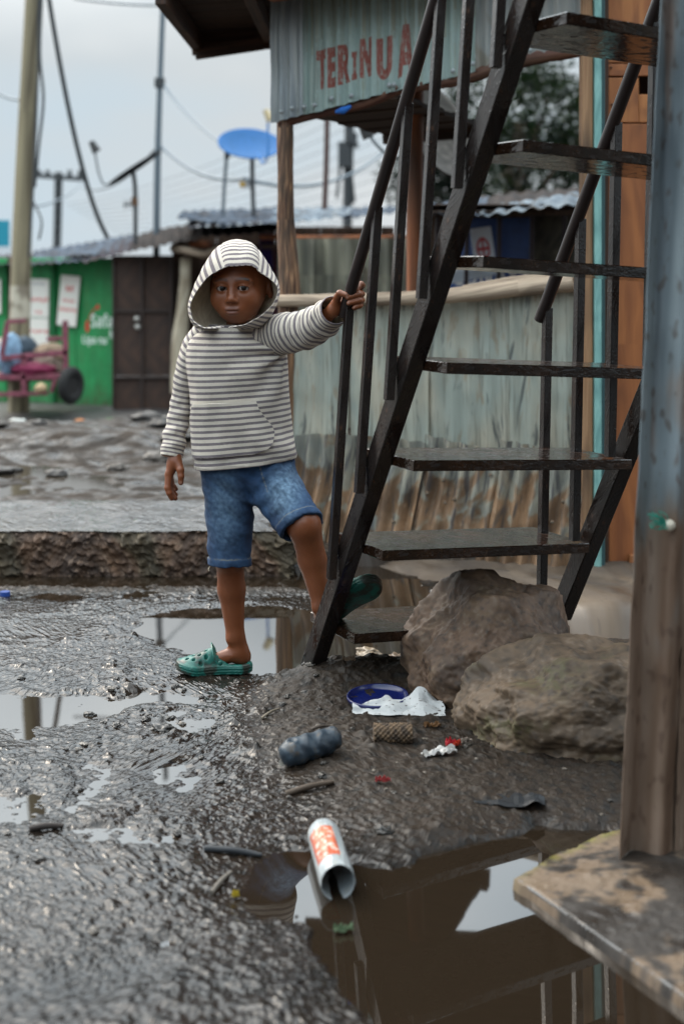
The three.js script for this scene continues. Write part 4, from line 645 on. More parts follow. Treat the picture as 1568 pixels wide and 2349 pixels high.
  const palmL = [[D(764, 712, 3.470), D(790, 697, 3.480), 0.0175, 0.0155], [D(784, 688, 3.480), D(815, 674, 3.484), 0.0115, 0.0095], [D(786, 696, 3.482), D(818, 683, 3.486), 0.012, 0.0095], [D(786, 703, 3.482), D(818, 694, 3.484), 0.012, 0.009], [D(782, 708, 3.478), D(815, 704, 3.480), 0.011, 0.0085], [D(764, 712, 3.468), D(769, 697, 3.460), 0.014, 0.012]];
  const lh = hand(LH, palmL, 0.0035, 0.0019);
  // right hand hanging, thumb side to the viewer
  const RH = [
    [[D(388, 1086, 3.690), 0.0100], [D(385, 1119, 3.682), 0.0085], [D(388.5, 1131, 3.680), 0.0076], [D(394, 1143, 3.684), 0.0066]],
    [[D(387, 1090, 3.704), 0.0100], [D(386, 1122, 3.704), 0.0085], [D(393, 1134, 3.700), 0.0076], [D(402, 1143, 3.698), 0.0066]],
    [[D(389, 1088, 3.718), 0.0095], [D(389, 1117, 3.720), 0.0080], [D(396, 1128, 3.716), 0.0072], [D(403, 1135, 3.713), 0.0063]],
    [[D(391, 1083, 3.730), 0.0085], [D(393, 1107, 3.733), 0.0070], [D(399, 1117, 3.728), 0.0064], [D(404, 1122, 3.725), 0.0056]],
    [[D(408, 1062, 3.690), 0.0115], [D(414, 1078, 3.676), 0.0095], [D(415.5, 1093, 3.672), 0.0080], [D(415, 1107.5, 3.672), 0.0066]],
  ];
  nailsOf.push([D(414.8, 1107, 3.6655), 0.0046]);
  const palmR = [[D(401, 1046, 3.702), D(398, 1062, 3.702), 0.0172, 0.0175], [D(400, 1060, 3.690), D(389, 1086, 3.690), 0.013, 0.0108], [D(399, 1062, 3.702), D(388, 1089, 3.704), 0.013, 0.0108], [D(399, 1062, 3.712), D(389, 1087, 3.718), 0.013, 0.0105], [D(400, 1060, 3.718), D(391, 1082, 3.730), 0.012, 0.0095], [D(403, 1052, 3.694), D(410, 1068, 3.684), 0.013, 0.011]];
  const rh = hand(RH, palmR, 0.0035, 0.0019);
  nailed(lh); nailed(rh);
  const skinM = M({ vertexColors: true, roughness: 0.41, specularIntensity: 0.9, sheen: 0.1, sheenRoughness: 0.5 });
  const body = part('body', rel(mergeGeometries([hg, bg, lh, rh])), skinM, child);
  // eyes: white, dark iris, clear bulge
  for (const e of eyes) {
    const s = new THREE.SphereGeometry(ER, 32, 24); s.rotateX(Math.PI / 2);
    const aim = V(0.0, 0.0, 0).sub(V(...e).applyMatrix4(HM)).add(V(0, CAM_H, 0)).transformDirection(new THREE.Matrix4().copy(HM).invert());
    paint(s, (x, y, z) => { const a = Math.acos(clamp((x * aim.x + y * aim.y + z * aim.z) / ER, -1, 1)); return a < 0.24 ? [0.004, 0.004, 0.004] : a < 0.66 ? [0.012, 0.006, 0.004] : mixc([0.34, 0.29, 0.26], [0.20, 0.13, 0.11], sst(0.75, 1.2, a)); });
    s.translate(...e); s.applyMatrix4(HM); part('eye', rel(s), M({ vertexColors: true, roughness: 0.38, specularIntensity: 0.5 }), child);
  }

  // ---- denim shorts
  const DB = [[D(527, 1090, 3.724), D(527, 1295, 3.716), 0.070, 0.0545], [D(614, 1092, 3.722), D(690, 1205, 3.614), 0.071, 0.0580], [D(532, 1062, 3.722), D(606, 1062, 3.722), 0.074, 0.074]];
  const hemA = { p: D(527, 1296, 3.716), n: V(0.0, -1, 0.05).normalize() }, hemB = { p: D(689, 1212, 3.609), n: V(0.50, -0.86, 0.30).normalize() };
  hemB.n = D(690, 1205, 3.614).sub(D(618, 1060, 3.718)).add(V(0.012, -0.01, 0.03)).normalize();
  const waist = CAM_H - (1035 - HZ) / FOC * 3.72;
  const crotch = D(572, 1118, 3.66);
  const denimF = (x, y, z) => {
    const wr = 0.0075 * fbm(x * 16, y * 26 + x * 14, z * 16, 3) + 0.0016 * fbm(x * 60, y * 60, z * 60, 2) + 0.0030 * Math.sin((y * 1.0 - Math.abs(x + 0.23) * 0.9) * 120 + 3 * n3(x * 12, y * 12, 4)) * sst(0.16, 0.03, Math.hypot(x - crotch.x, y - crotch.y));
    let a = sCap(x, y, z, DB[0][0], DB[0][1], DB[0][2], DB[0][3]), b = sCap(x, y, z, DB[1][0], DB[1][1], DB[1][2], DB[1][3]);
    const ta = (x - hemA.p.x) * hemA.n.x + (y - hemA.p.y) * hemA.n.y + (z - hemA.p.z) * hemA.n.z, tb = (x - hemB.p.x) * hemB.n.x + (y - hemB.p.y) * hemB.n.y + (z - hemB.p.z) * hemB.n.z;
    a -= 0.0028 * sst(-0.0215, -0.0185, ta); b -= 0.0028 * sst(-0.0215, -0.0185, tb);              // folded hems
    a = Math.max(a, ta); b = Math.max(b, tb);
    const ra = Math.max(sCap(x, y, z, DB[0][0], DB[0][1].clone().addScaledVector(hemA.n, 0.05), 0.050, 0.0445), -ta - 0.05), rb = Math.max(sCap(x, y, z, DB[1][0], DB[1][1].clone().addScaledVector(hemB.n, 0.05), 0.050, 0.0470), -tb - 0.05);
    a = Math.max(a, -ra); b = Math.max(b, -rb);
    let d = smin(a, b, 0.02); d = smin(d, sCap(x, y, z, DB[2][0], DB[2][1], 0.074, 0.074), 0.03);
    d += wr; return Math.max(d, y - waist);
  };
  const dl = V(9, 9, 9), dh = V(-9, -9, -9); for (const [a, b, ra] of DB) for (const q of [a, b]) { dl.min(q.clone().subScalar(ra + 0.02)); dh.max(q.clone().addScalar(ra + 0.02)); }
  const dg = nets(denimF, dl, dh, 0.0036);
  paint(dg, (x, y, z) => {                                                                        // indigo, worn pale on the thighs and along the folds
    const n = fbm(x * 22, y * 9, z * 22, 3), f = fbm(x * 110, y * 110, z * 110, 2);
    const A = D(515, 1170, 3.65), B = D(650, 1130, 3.60), wornA = sst(1.2, 0.1, Math.hypot((x - A.x) / 0.055, (y - A.y) / 0.14)) * (z > -3.74 ? 1 : 0), wornB = sst(1.2, 0.1, Math.hypot((x - B.x) / 0.055, (y - B.y) / 0.075)) * (z > -3.70 ? 1 : 0);
    const ta = (y - hemA.p.y) * hemA.n.y + (x - hemA.p.x) * hemA.n.x + (z - hemA.p.z) * hemA.n.z, tb = (x - hemB.p.x) * hemB.n.x + (y - hemB.p.y) * hemB.n.y + (z - hemB.p.z) * hemB.n.z;
    const left = x < D(590, 1200, 3.65).x, t = left ? ta : tb, st = sst(0.0017, 0.0006, Math.abs(t + 0.021)) * (left || y < D(600, 1150, 3.6).y ? 1 : 0);
    const fl = D(603, 1095, 3.64), fly = sst(0.0016, 0.0006, Math.abs(x - fl.x + 0.35 * (y - fl.y) - 0.9 * (y - fl.y) ** 2)) * (y > D(0, 1125, 3.64).y && z > -3.68 ? 1 : 0);
    let c = mixc([0.010, 0.030, 0.078], [0.020, 0.056, 0.125], clamp(0.5 + n * 1.5)); c = mixc(c, [0.15, 0.24, 0.33], clamp((Math.max(wornA * 0.5, wornB * 0.85)) * (0.75 + 0.9 * f))); c = c.map((q) => q * (1 + 0.35 * f)); return mixc(c, [0.22, 0.20, 0.13], (st + fly) * 0.5);
  });
  const uvd = new Float32Array(dg.attributes.position.count * 2); for (let i = 0; i < uvd.length / 2; i++) { uvd[i * 2] = (dg.attributes.position.getX(i) + dg.attributes.position.getZ(i) * 0.5) * 10; uvd[i * 2 + 1] = dg.attributes.position.getY(i) * 10; } dg.setAttribute('uv', new THREE.BufferAttribute(uvd, 2));
  const shorts = part('denim_shorts', rel(dg), M({ vertexColors: true, roughness: 0.9, bumpMap: dataTex(256, 256, (u, v) => grey(0.5 + 0.3 * Math.sin((u + v) * 6.283 * 34) + 0.4 * pn(u, v, 40, 3, 2)), false), bumpScale: 0.001, sheen: 0.2, sheenRoughness: 0.9 }), child, 'blue denim knee shorts, pale on the thighs');
  part('loose_thread', rel(tube([D(482, 1299, 3.70), D(478, 1306, 3.69), D(480, 1310, 3.69)], 0.0008, 8, 5)), lining, shorts);

  // ---- clogs. Own frame: +x toe, y up, z across
  function clog(len) {
    const s = len / 0.205;
    const foot2 = (x, z) => { const t = clamp((x - 0.033) / 0.118), cz = 0.006 * Math.sin(t * 2.6); return Math.hypot(x - (0.033 + 0.118 * t), z - cz) - lerp(0.0325, 0.0430, sst(0, 1, t)) + 0.004 * Math.sin(t * Math.PI); };
    const f = (X, Y, Z) => {
      const x = X / s, y = Y / s, z = Z / s, spring = 0.012 * sst(0.13, 0.205, x), yy = y - spring, f2 = foot2(x, z);
      const sole = smax(f2 - 0.002 - 0.0012 * Math.sin(yy * 900) * (yy < 0.02 ? 1 : 0), Math.abs(yy - 0.012) - 0.012, 0.006);
      const hgt = lerp(0.034, lerp(0.066, 0.030, sst(0.085, 0.20, x)), sst(0.055, 0.10, x));
      let up = smax(f2 + 0.002 + Math.max(0, yy - 0.02) * 0.30, yy - hgt + 7 * z * z, 0.022); up = smax(up, 0.01 - yy, 0.004);
      let d = smin(sole, up, 0.004);
      const hollow = smax(f2 + 0.0085 + Math.max(0, yy - 0.02) * 0.2, 0.020 - yy, 0.006), mouth = smax(hollow, x - 0.096, 0.006);
      d = smax(d, -mouth, 0.003);
      for (const [hx, hz] of [[0.118, 0], [0.118, 0.018], [0.118, -0.018], [0.135, 0.009], [0.135, -0.009], [0.150, 0], [0.150, 0.02], [0.150, -0.02], [0.166, 0.010], [0.166, -0.010], [0.132, 0.028], [0.132, -0.028]]) { const hd = Math.hypot(x - hx, z - hz) - 0.0043; if (hd < 0.01 && yy > 0.026) d = smax(d, -smax(hd, 0.024 - yy + 0.0, 0.002), 0.002); }
      for (const hx of [0.10, 0.115, 0.13, 0.145]) { const hd = Math.hypot(x - hx, yy - 0.036) - 0.0035; if (hd < 0.01) d = smax(d, -Math.max(hd, Math.abs(Math.abs(z) - 0.040) - 0.012), 0.002); }
      return d * s;
    };
    const g = nets(f, V(-0.012, -0.012, -0.058).multiplyScalar(s), V(0.216, 0.085, 0.062).multiplyScalar(s), 0.0024);
    return paint(g, (x, y, z) => { const a = fbm(x * 26, y * 26, z * 26, 4), b = fbm(x * 90, y * 90, z * 90, 3), mud = Math.max(sst(0.04, 0.28, a + 0.16 * sst(0.15, 0.20, x) + 0.10 * sst(0.03, 0.01, y)), sst(0.30, 0.45, b) * 0.8); return mixc(mixc([0.006, 0.090, 0.070], [0.012, 0.135, 0.108], clamp(0.5 + a)), [0.022, 0.020, 0.014], mud * 0.92); });
  }
  const clogM = M({ vertexColors: true, roughness: 0.42 }), cg = clog(0.207);
  const strap = () => { const g = plate(26, 5, (u, v) => { const a = lerp(-1.45, 1.45, u), w = lerp(-0.0085, 0.0085, v); return V(0.094 + 0.006 * Math.cos(a) + w * 0.55, 0.034 + 0.036 * Math.cos(a) + w * 0.9, 0.0445 * Math.sin(a)); }, null, 0.003); return paint(g, (x, y, z) => mixc([0.009, 0.11, 0.088], [0.022, 0.020, 0.014], sst(0.15, 0.4, fbm(x * 60, y * 60, z * 60, 3)))); };
  function wear(heel, toe, upv, label) {
    const f = toe.clone().sub(heel).normalize(), z = new THREE.Vector3().crossVectors(f, upv).normalize(), u = new THREE.Vector3().crossVectors(z, f);
    const m = new THREE.Matrix4().makeBasis(f, u, z).setPosition(heel);
    const c = part('clog', rel(cg.clone().applyMatrix4(m)), clogM, child, label); part('strap', rel(strap().applyMatrix4(m)), clogM, c);
    for (const sz of [-1, 1]) { const r = new THREE.SphereGeometry(0.0065, 12, 8); r.scale(1, 1, 0.5); r.translate(0.084, 0.036, sz * 0.046); r.applyMatrix4(m); part('rivet', rel(paint(r, () => [0.008, 0.09, 0.07])), clogM, c); }
  }
  wear(D(578, 1541, 3.738).setY(0.006), D(396, 1533, 3.715).setY(0.004), V(0, 1, 0), 'muddy teal clog on the puddled ground');
  wear(D(748, 1424, 3.60), D(862, 1350, 3.50), V(-0.34, 0.5, -0.75), 'teal clog with dark sole resting on the bottom tread');
}

// ---------------------------------------------------------------- the street behind
const mid2 = (a, b) => (a + b) / 2;
// a board whose left edge stands at depth d0 and right edge at d1 (picture points give height and width there)
function board(px0, py0, px1, py1, d0, d1 = d0, t = 0.03, O = V(0, 0, 0)) {
  const dm = mid2(d0, d1), a = D(px0, HZ, d0), b = D(px1, HZ, d1), y0 = D(0, py1, dm).y, y1 = D(0, py0, dm).y, L = Math.hypot(b.x - a.x, b.z - a.z);
  const g = new RoundedBoxGeometry(L, y1 - y0, t, 1, Math.min(0.004, t / 3)); metric(g); g.rotateY(Math.atan2(-(b.z - a.z), b.x - a.x)); g.translate(mid2(a.x, b.x) - O.x, mid2(y0, y1) - O.y, mid2(a.z, b.z) - O.z); return g;
}
// a corrugated sheet on the same terms
function tinWall(px0, py0, px1, py1, d0, d1, O, o) {
  const dm = mid2(d0, d1), a = D(px0, HZ, d0), b = D(px1, HZ, d1), y0 = D(0, py1, dm).y, y1 = D(0, py0, dm).y, L = Math.hypot(b.x - a.x, b.z - a.z);
  const g = corrugated(L, y0, y0, y1, y1, { ny: 4, nx: 6, ...o }); g.rotateY(Math.atan2(-(b.z - a.z), b.x - a.x)); g.translate(a.x - O.x, -O.y, a.z - O.z); return g;
}
// a roof sheet from an eave line (front) to a ridge line (back)
function tinRoof(e0, e1, r0, r1, O, o = {}) {
  const { pitch = 0.1, amp = 0.009, sd = 0, sag = 0.02, ny = 8 } = o, L = e0.distanceTo(e1), nu = Math.round(L / pitch * 6);
  return plate(nu, ny, (u, v) => { const p = e0.clone().lerp(e1, u).lerp(r0.clone().lerp(r1, u), v); p.y += amp * Math.cos(u * L / pitch * 6.283) + sag * fbm(u * L * 1.4, v * 3, sd, 3) * 2; p.z += 0.10 * (1 - v) * n3(u * L * 2.1, sd, 4); return p.sub(O); }, (u, v) => [u * L, v * 2], 0.003);
}
const tinRust = [[0x27252c, 0x3d383f, 0x2e211b], [0x2a323d, 0x48525e, 0x2e2723], [0x48515a, 0x737c83, 0x3f3832], [0x1f1c1c, 0x322b28, 0x2a1f19]].map(([a, b, c], i) => M({ map: dataTex(256, 256, (u, v) => mixc(mixc(hex(a), hex(b), clamp(0.5 + 1.5 * pn(u, v * 0.4, 10, i, 3))), hex(c), sst(0.0, 0.35, pn(u, v, 5, i + 5, 4))), true, [1.2, 0.8]), roughness: 0.9, specularIntensity: 0.2 }));
const dRow = (px) => 14.8 - 1.6 * px / 640;

{ // green kiosk
  const k = thing('green_kiosk', 'bright green kiosk of painted sheets with white notices and lettering', 'kiosk', D(110, 930, 14.5));
  const O = k.position;
  const canvasMat = (w, h, draw) => { const c = document.createElement('canvas'); c.width = w; c.height = h; draw(c.getContext('2d'), w, h); const t = new THREE.CanvasTexture(c); t.colorSpace = THREE.SRGBColorSpace; return M({ map: t, roughness: 0.6 }); };
  const unitUV = (g) => { g.computeBoundingBox(); const b = g.boundingBox, p = g.attributes.position, uv = g.attributes.uv; for (let i = 0; i < p.count; i++) uv.setXY(i, (p.getX(i) - b.min.x) / (b.max.x - b.min.x), (p.getY(i) - b.min.y) / (b.max.y - b.min.y)); return g; };
  const green = (c, w, h) => { c.fillStyle = '#1f8f4d'; c.fillRect(0, 0, w, h); for (let i = 0; i < 500; i++) { c.globalAlpha = rr(0.04, 0.16); c.fillStyle = ['#157a3e', '#2fa35f', '#0f5c33', '#3aa562', '#5a5a34'][i % 5]; c.fillRect(rnd() * w, rnd() * h, rr(4, 50), rr(10, 140)); } for (let i = 0; i < 160; i++) { c.globalAlpha = rr(0.05, 0.25); c.fillStyle = ['#5d4a2c', '#4c5a2c', '#3a4428'][i % 3]; c.fillRect(rnd() * w, h * (1 - rnd() * rnd() * 0.22), rr(4, 30), rr(8, 60)); } c.globalAlpha = 1; };
  seed = 991;
  const cols = [-40, 18, 30, 62, 124, 178, 262];
  for (let i = 0; i < cols.length - 1; i++) {
    if (i === 1) continue;                                                   // dark doorway beside the pole
    const last = i === cols.length - 2, m = canvasMat(256, 640, (c, w, h) => { green(c, w, h); if (last) { c.fillStyle = '#e9eee6'; c.font = 'bold 78px sans-serif'; c.fillText('Safa', 96, 300); c.font = 'bold 50px sans-serif'; c.fillText('Lipa na', 36, 372); c.fillText('M', 224, 348); c.strokeStyle = '#c83a2c'; c.lineWidth = 7; c.beginPath(); c.moveTo(140, 214); c.quadraticCurveTo(92, 232, 78, 290); c.stroke(); c.fillStyle = '#d23b2c'; c.beginPath(); c.arc(146, 212, 12, 0, 7); c.fill(); c.beginPath(); c.ellipse(74, 298, 14, 26, 0, 0, 7); c.fill(); } });
    part('wall_panel', unitUV(board(cols[i], 592, cols[i + 1] - 1.2, 930, dRow(cols[i]), dRow(cols[i + 1]), 0.03, O)), m, k);
  }
  part('post', board(119, 592, 127, 932, dRow(120) - 0.05, dRow(126) - 0.05, 0.05, O), M({ color: 0x1a6d3c, roughness: 0.7 }), k);
  part('back_wall', board(-40, 592, 262, 930, dRow(0) + 0.5, dRow(262) + 0.5, 0.03, O), woodDark, k);
  const note = (x0, y0, x1, y1, lines, tilt) => { const m = canvasMat(200, 600, (c, w, h) => { c.fillStyle = '#e6e2d8'; c.fillRect(0, 0, w, h); c.textAlign = 'center'; for (const [s, y, f, col] of lines) { c.fillStyle = col; c.font = 'bold ' + f + 'px sans-serif'; c.fillText(s, w / 2, y); } }); const g = unitUV(board(x0, y0, x1, y1, dRow(x0) - 0.06, dRow(x1) - 0.06, 0.012, O)); const b = g.boundingBox, cx = mid2(b.min.x, b.max.x), cy = mid2(b.min.y, b.max.y); g.translate(-cx, -cy, 0); g.rotateZ(tilt); g.translate(cx, cy, 0); part('notice_board', g, m, k); };
  const R = '#c9473f';
  note(65, 640, 113, 728, [['KUNA', 90, 50, '#8a8f96'], ['MAJI', 350, 84, R], ['YA', 540, 66, R]], -0.01); note(65, 730, 112, 794, [['PIPE', 320, 100, R]], 0.0); note(136, 632, 180, 748, [['M', 190, 96, R], ['PESA', 320, 56, R], ['HAPA', 430, 70, R]], -0.09); note(-24, 640, 3, 720, [['M', 190, 96, R]], 0);
  const rf = (e0, e1, r0, r1, m, sd) => part('roof_sheet', tinRoof(D(...e0), D(...e1), D(...r0), D(...r1), O, { sd }), tinRust[m], k);
  rf([-60, 607, 14.6], [90, 604, 14.3], [-60, 590, 17], [95, 582, 16.6], 0, 3); rf([70, 606, 14.2], [215, 596, 13.9], [80, 574, 16.6], [225, 556, 16.2], 1, 5); rf([190, 603, 13.75], [310, 574, 13.5], [205, 565, 16.2], [330, 540, 15.8], 0, 8); rf([150, 588, 14.3], [300, 572, 14.0], [160, 562, 16.8], [310, 536, 16.4], 1, 11);
}
{ // rusty mesh gate
  const g0 = thing('mesh_gate', 'tall rusty brown iron gate beside the green kiosk', 'gate', D(326, 946, 13.75)), O = g0.position, d = 13.75;
  const panelM = M({ map: dataTex(256, 256, (u, v) => { const a = pn(u, v, 6, 3, 4), m = Math.max(Math.abs(Math.sin(u * 6.283 * 20)), Math.abs(Math.sin(v * 6.283 * 20))) > 0.93 ? 1 : 0; return mixc(mixc(hex(0x2a1f1a), hex(0x4a3327), clamp(0.5 + a * 1.4)), hex(0x5c4a40), m * 0.4); }, true, [1.5, 1.5]), roughness: 0.7 }), fr = M({ color: 0x3c302b, roughness: 0.55 });
  for (const [a, b] of [[262, 324], [327, 392]]) for (const [y0, y1] of [[590, 711], [715, 862], [867, 944]]) part('sheet_panel', board(a, y0, b, y1, d + 0.02, d + 0.02, 0.01, O), panelM, g0);
  for (const y of [586, 711, 863, 944]) part('rail', board(258, y, 396, y + 5, d, d, 0.05, O), fr, g0); for (const x of [258, 323, 391]) part('stile', board(x, 586, x + 5, 948, d - 0.004, d - 0.004, 0.05, O), fr, g0);
  for (const [x, y] of [[314, 731], [316, 750]]) { const s = new THREE.SphereGeometry(0.028, 10, 8), p = D(x, y, d - 0.04); s.translate(p.x - O.x, p.y - O.y, p.z - O.z); part('padlock', s, M({ color: 0xc6c2ba, roughness: 0.4, metalness: 0.4 }), g0); }
}
{ // dark timber shop
  const k = thing('timber_shop', 'dark open timber shop with purple curtain under layered tin roof', 'shop', D(520, 930, 13.4)), O = k.position;
  const dark = M({ map: woodTex(0x45332a, 0x644c3c, 21, [2, 1]), roughness: 0.8 });
  const dk = (px) => 13.6 - 0.5 * (px - 395) / 250;
  for (let x = 396; x < 900; x += 34) part('wall_board', board(x, 520, x + 32, 930, dk(x) + 1.7 + 0.05 * rnd(), dk(x + 32) + 1.7 + 0.05 * rnd(), 0.03, O), dark, k);
  part('beam', board(396, 560, 660, 572, dk(396), dk(640), 0.08, O), woodDark, k); part('beam', board(600, 538, 910, 549, 13.1, 12.6, 0.1, O), woodOrange, k); part('beam', board(440, 553, 480, 567, 13.35, 13.3, 0.1, O), woodOrange, k);
  const pale = M({ map: dataTex(128, 256, (u, v) => mixc(hex(0xb8ad98), hex(0x8c7f6a), clamp(0.5 + 1.4 * pn(u, v, 7, 3, 4))), true, [3, 1]), roughness: 0.85 });
  const post = tube([D(414, 900, 13.3), D(412, 800, 13.3), D(420, 700, 13.3), D(424, 640, 13.3), D(425, 592, 13.3)], [0.085, 0.075, 0.055, 0.05, 0.05], 20, 10, 0.3, 5); post.translate(-O.x, -O.y, -O.z); part('pale_post', post, pale, k);
  const cur = (x0, x1, y0, y1, d, col) => { const a = D(x0, y1, d), b = D(x1, y0, d); part('curtain', sheet(50, 6, (u, v) => V(lerp(a.x, b.x, u) - O.x, lerp(a.y, b.y, v) - O.y, a.z + 0.03 * Math.sin(u * 26) - O.z)), M({ color: col, roughness: 0.9 }), k); };
  cur(596, 626, 536, 760, 13.2, 0x3c2a6e); cur(629, 642, 560, 740, 13.15, 0x5a1a34); cur(536, 546, 560, 690, 13.5, 0x5a1c1a); cur(395, 404, 600, 900, 13.4, 0x4a3a32);
  const cable = tube([D(395, 570, 13.2), D(430, 575, 13.1), D(470, 583, 13.1), D(505, 572, 13.1), D(545, 560, 13.1)], 0.035, 30, 8, 0.2, 8); part('roof_pole', cable.translate(-O.x, -O.y, -O.z), woodGrey, k);
  const rf = (e0, e1, r0, r1, m, sd, sag) => part('roof_sheet', tinRoof(D(...e0), D(...e1), D(...r0), D(...r1), O, { sd, sag }), tinRust[m], k);
  rf([300, 572, 13.2], [450, 548, 13.0], [310, 540, 15.6], [440, 512, 15.4], 3, 3, 0.03); rf([405, 500, 12.9], [540, 514, 12.6], [425, 484, 15], [560, 478, 14.8], 1, 5, 0.05); rf([430, 520, 12.7], [650, 512, 12.4], [440, 487, 15], [660, 474, 14.8], 1, 8, 0.03); rf([620, 512, 12.4], [800, 494, 12.2], [630, 478, 14.6], [810, 474, 14.4], 2, 11, 0.02); rf([780, 502, 12.2], [930, 486, 12.0], [790, 478, 14.4], [940, 470, 14.2], 1, 15, 0.03); rf([440, 545, 12.8], [640, 528, 12.6], [440, 520, 13.6], [640, 510, 13.4], 3, 17, 0.03);
}
{ // corrugated fence behind the post
  const f = thing('corrugated_fence', 'olive grey corrugated fence seen between post and handrail', 'fence', D(795, 760, 8.5)), O = f.position;
  const m = [5, 9].map((s) => M({ map: dataTex(256, 256, (u, v) => mixc(mixc(hex(0x4d4c42), hex(0x7d7a69), clamp(0.5 + 1.4 * pn(u, v * 0.2, 10, s, 3))), hex(0x3a2d22), sst(0.1, 0.4, pn(u, v, 5, s + 4, 3)) * 0.7), true, [1.5, 1]), roughness: 0.65 }));
  [[640, 720], [717, 810], [806, 905], [900, 1010]].forEach(([a, b], i) => part('fence_sheet', tinWall(a, 547, b, 980, 8.5 - 0.02 * i, 8.45 - 0.02 * i, O, { pitch: 0.11, amp: 0.022, sd: i * 3 }), m[i % 2], f));
  part('rail', board(640, 540, 1000, 548, 8.6, 8.5, 0.05, O), woodOrange, f);
}
{ // barred blue shop seen through the stairs
  const k = thing('blue_shop', 'dark barred shop with white lettered blue panel and tilted poster', 'shop', D(1170, 700, 7.6)), O = k.position;
  const c = document.createElement('canvas'); c.width = 640; c.height = 420; const x = c.getContext('2d'); x.fillStyle = '#16386f'; x.fillRect(0, 0, 640, 420); seed = 61; for (let i = 0; i < 200; i++) { x.globalAlpha = rr(0.05, 0.2); x.fillStyle = ['#0d2550', '#1f4d92', '#0a1a38'][i % 3]; x.fillRect(rnd() * 640, rnd() * 420, rr(5, 60), rr(5, 60)); } x.globalAlpha = 1; x.fillStyle = '#b9b6b2'; x.font = 'bold 150px sans-serif'; x.fillText('CUNAY', 20, 385); x.fillText('Z', 545, 360);
  const t = new THREE.CanvasTexture(c); t.colorSpace = THREE.SRGBColorSpace;
  const g = board(1030, 500, 1222, 668, 7.7, 7.5, 0.02, O); g.computeBoundingBox(); const b = g.boundingBox; for (let i = 0; i < g.attributes.uv.count; i++) g.attributes.uv.setXY(i, (g.attributes.position.getX(i) - b.min.x) / (b.max.x - b.min.x), (g.attributes.position.getY(i) - b.min.y) / (b.max.y - b.min.y));
  part('sign_panel', g, M({ map: t, roughness: 0.5 }), k);
  const pc = document.createElement('canvas'); pc.width = 256; pc.height = 320; const y = pc.getContext('2d'); y.fillStyle = '#cfd4dc'; y.fillRect(0, 0, 256, 320); y.strokeStyle = '#b3343a'; y.lineWidth = 22; y.beginPath(); y.arc(128, 150, 70, 0, 7); y.stroke(); y.beginPath(); y.moveTo(60, 150); y.lineTo(196, 150); y.moveTo(128, 84); y.lineTo(128, 216); y.stroke();
  const pt = new THREE.CanvasTexture(pc); pt.colorSpace = THREE.SRGBColorSpace; const pg = box(0.11, 0.24, 0.006); pg.computeBoundingBox(); for (let i = 0; i < pg.attributes.uv.count; i++) pg.attributes.uv.setXY(i, pg.attributes.position.getX(i) / 0.11 + 0.5, pg.attributes.position.getY(i) / 0.24 + 0.5); pg.rotateZ(0.14); const pp = D(1108, 574, 7.45); pg.translate(pp.x - O.x, pp.y - O.y, pp.z - O.z); part('poster', pg, M({ map: pt, roughness: 0.5 }), k);
  const band = box(0.36, 0.06, 0.008); band.rotateZ(0.2); const bp = D(1060, 632, 7.42); band.translate(bp.x - O.x, bp.y - O.y, bp.z - O.z); part('paper_strip', band, M({ color: 0xb9c2cc, roughness: 0.7 }), k);
  const dk = M({ map: woodTex(0x3e2f26, 0x5c4738, 61, [2, 1]), roughness: 0.85 });
  part('ceiling', board(930, 476, 1345, 480, 7.9, 7.9, 1.0, O), dk, k);
  part('back_wall', board(930, 470, 1345, 720, 8.3, 8.3, 0.05, O), dk, k); part('side_wall', board(1225, 480, 1345, 700, 7.7, 7.6, 0.03, O), M({ map: dataTex(128, 128, (u, v) => mixc(hex(0x3a3a36), hex(0x76705f), clamp(0.4 + 1.6 * pn(u, v, 6, 3, 3))), true, [2, 2]), roughness: 0.8 }), k); part('lower_wall', board(930, 664, 1345, 800, 7.5, 7.5, 0.03, O), dk, k);
  for (const px of [1000, 1068, 1142, 1217, 1290]) part('window_bar', bar(D(px, 668, 7.35).sub(O), D(px + 3, 488, 7.35).sub(O), 0.022, 0.022), M({ color: 0x2b2226, roughness: 0.5 }), k);
  part('lintel', board(985, 484, 1345, 494, 7.35, 7.25, 0.06, O), dk, k); part('awning', board(985, 470, 1345, 488, 7.6, 7.5, 0.04, O), woodDark, k);
  part('roof_sheet', tinRoof(D(1098, 492, 7.2), D(1340, 462, 7.0), D(1150, 470, 8.6), D(1350, 436, 8.4), O, { sd: 4, pitch: 0.09 }), tinRust[2], k); part('roof_sheet', tinRoof(D(930, 494, 7.4), D(1110, 484, 7.2), D(960, 470, 8.8), D(1120, 452, 8.6), O, { sd: 9, pitch: 0.09 }), tinRust[1], k); part('roof_sheet', tinRoof(D(1040, 478, 8.6), D(1345, 446, 8.4), D(1040, 452, 10), D(1345, 430, 9.8), O, { sd: 12, pitch: 0.09 }), tinRust[3], k);
}
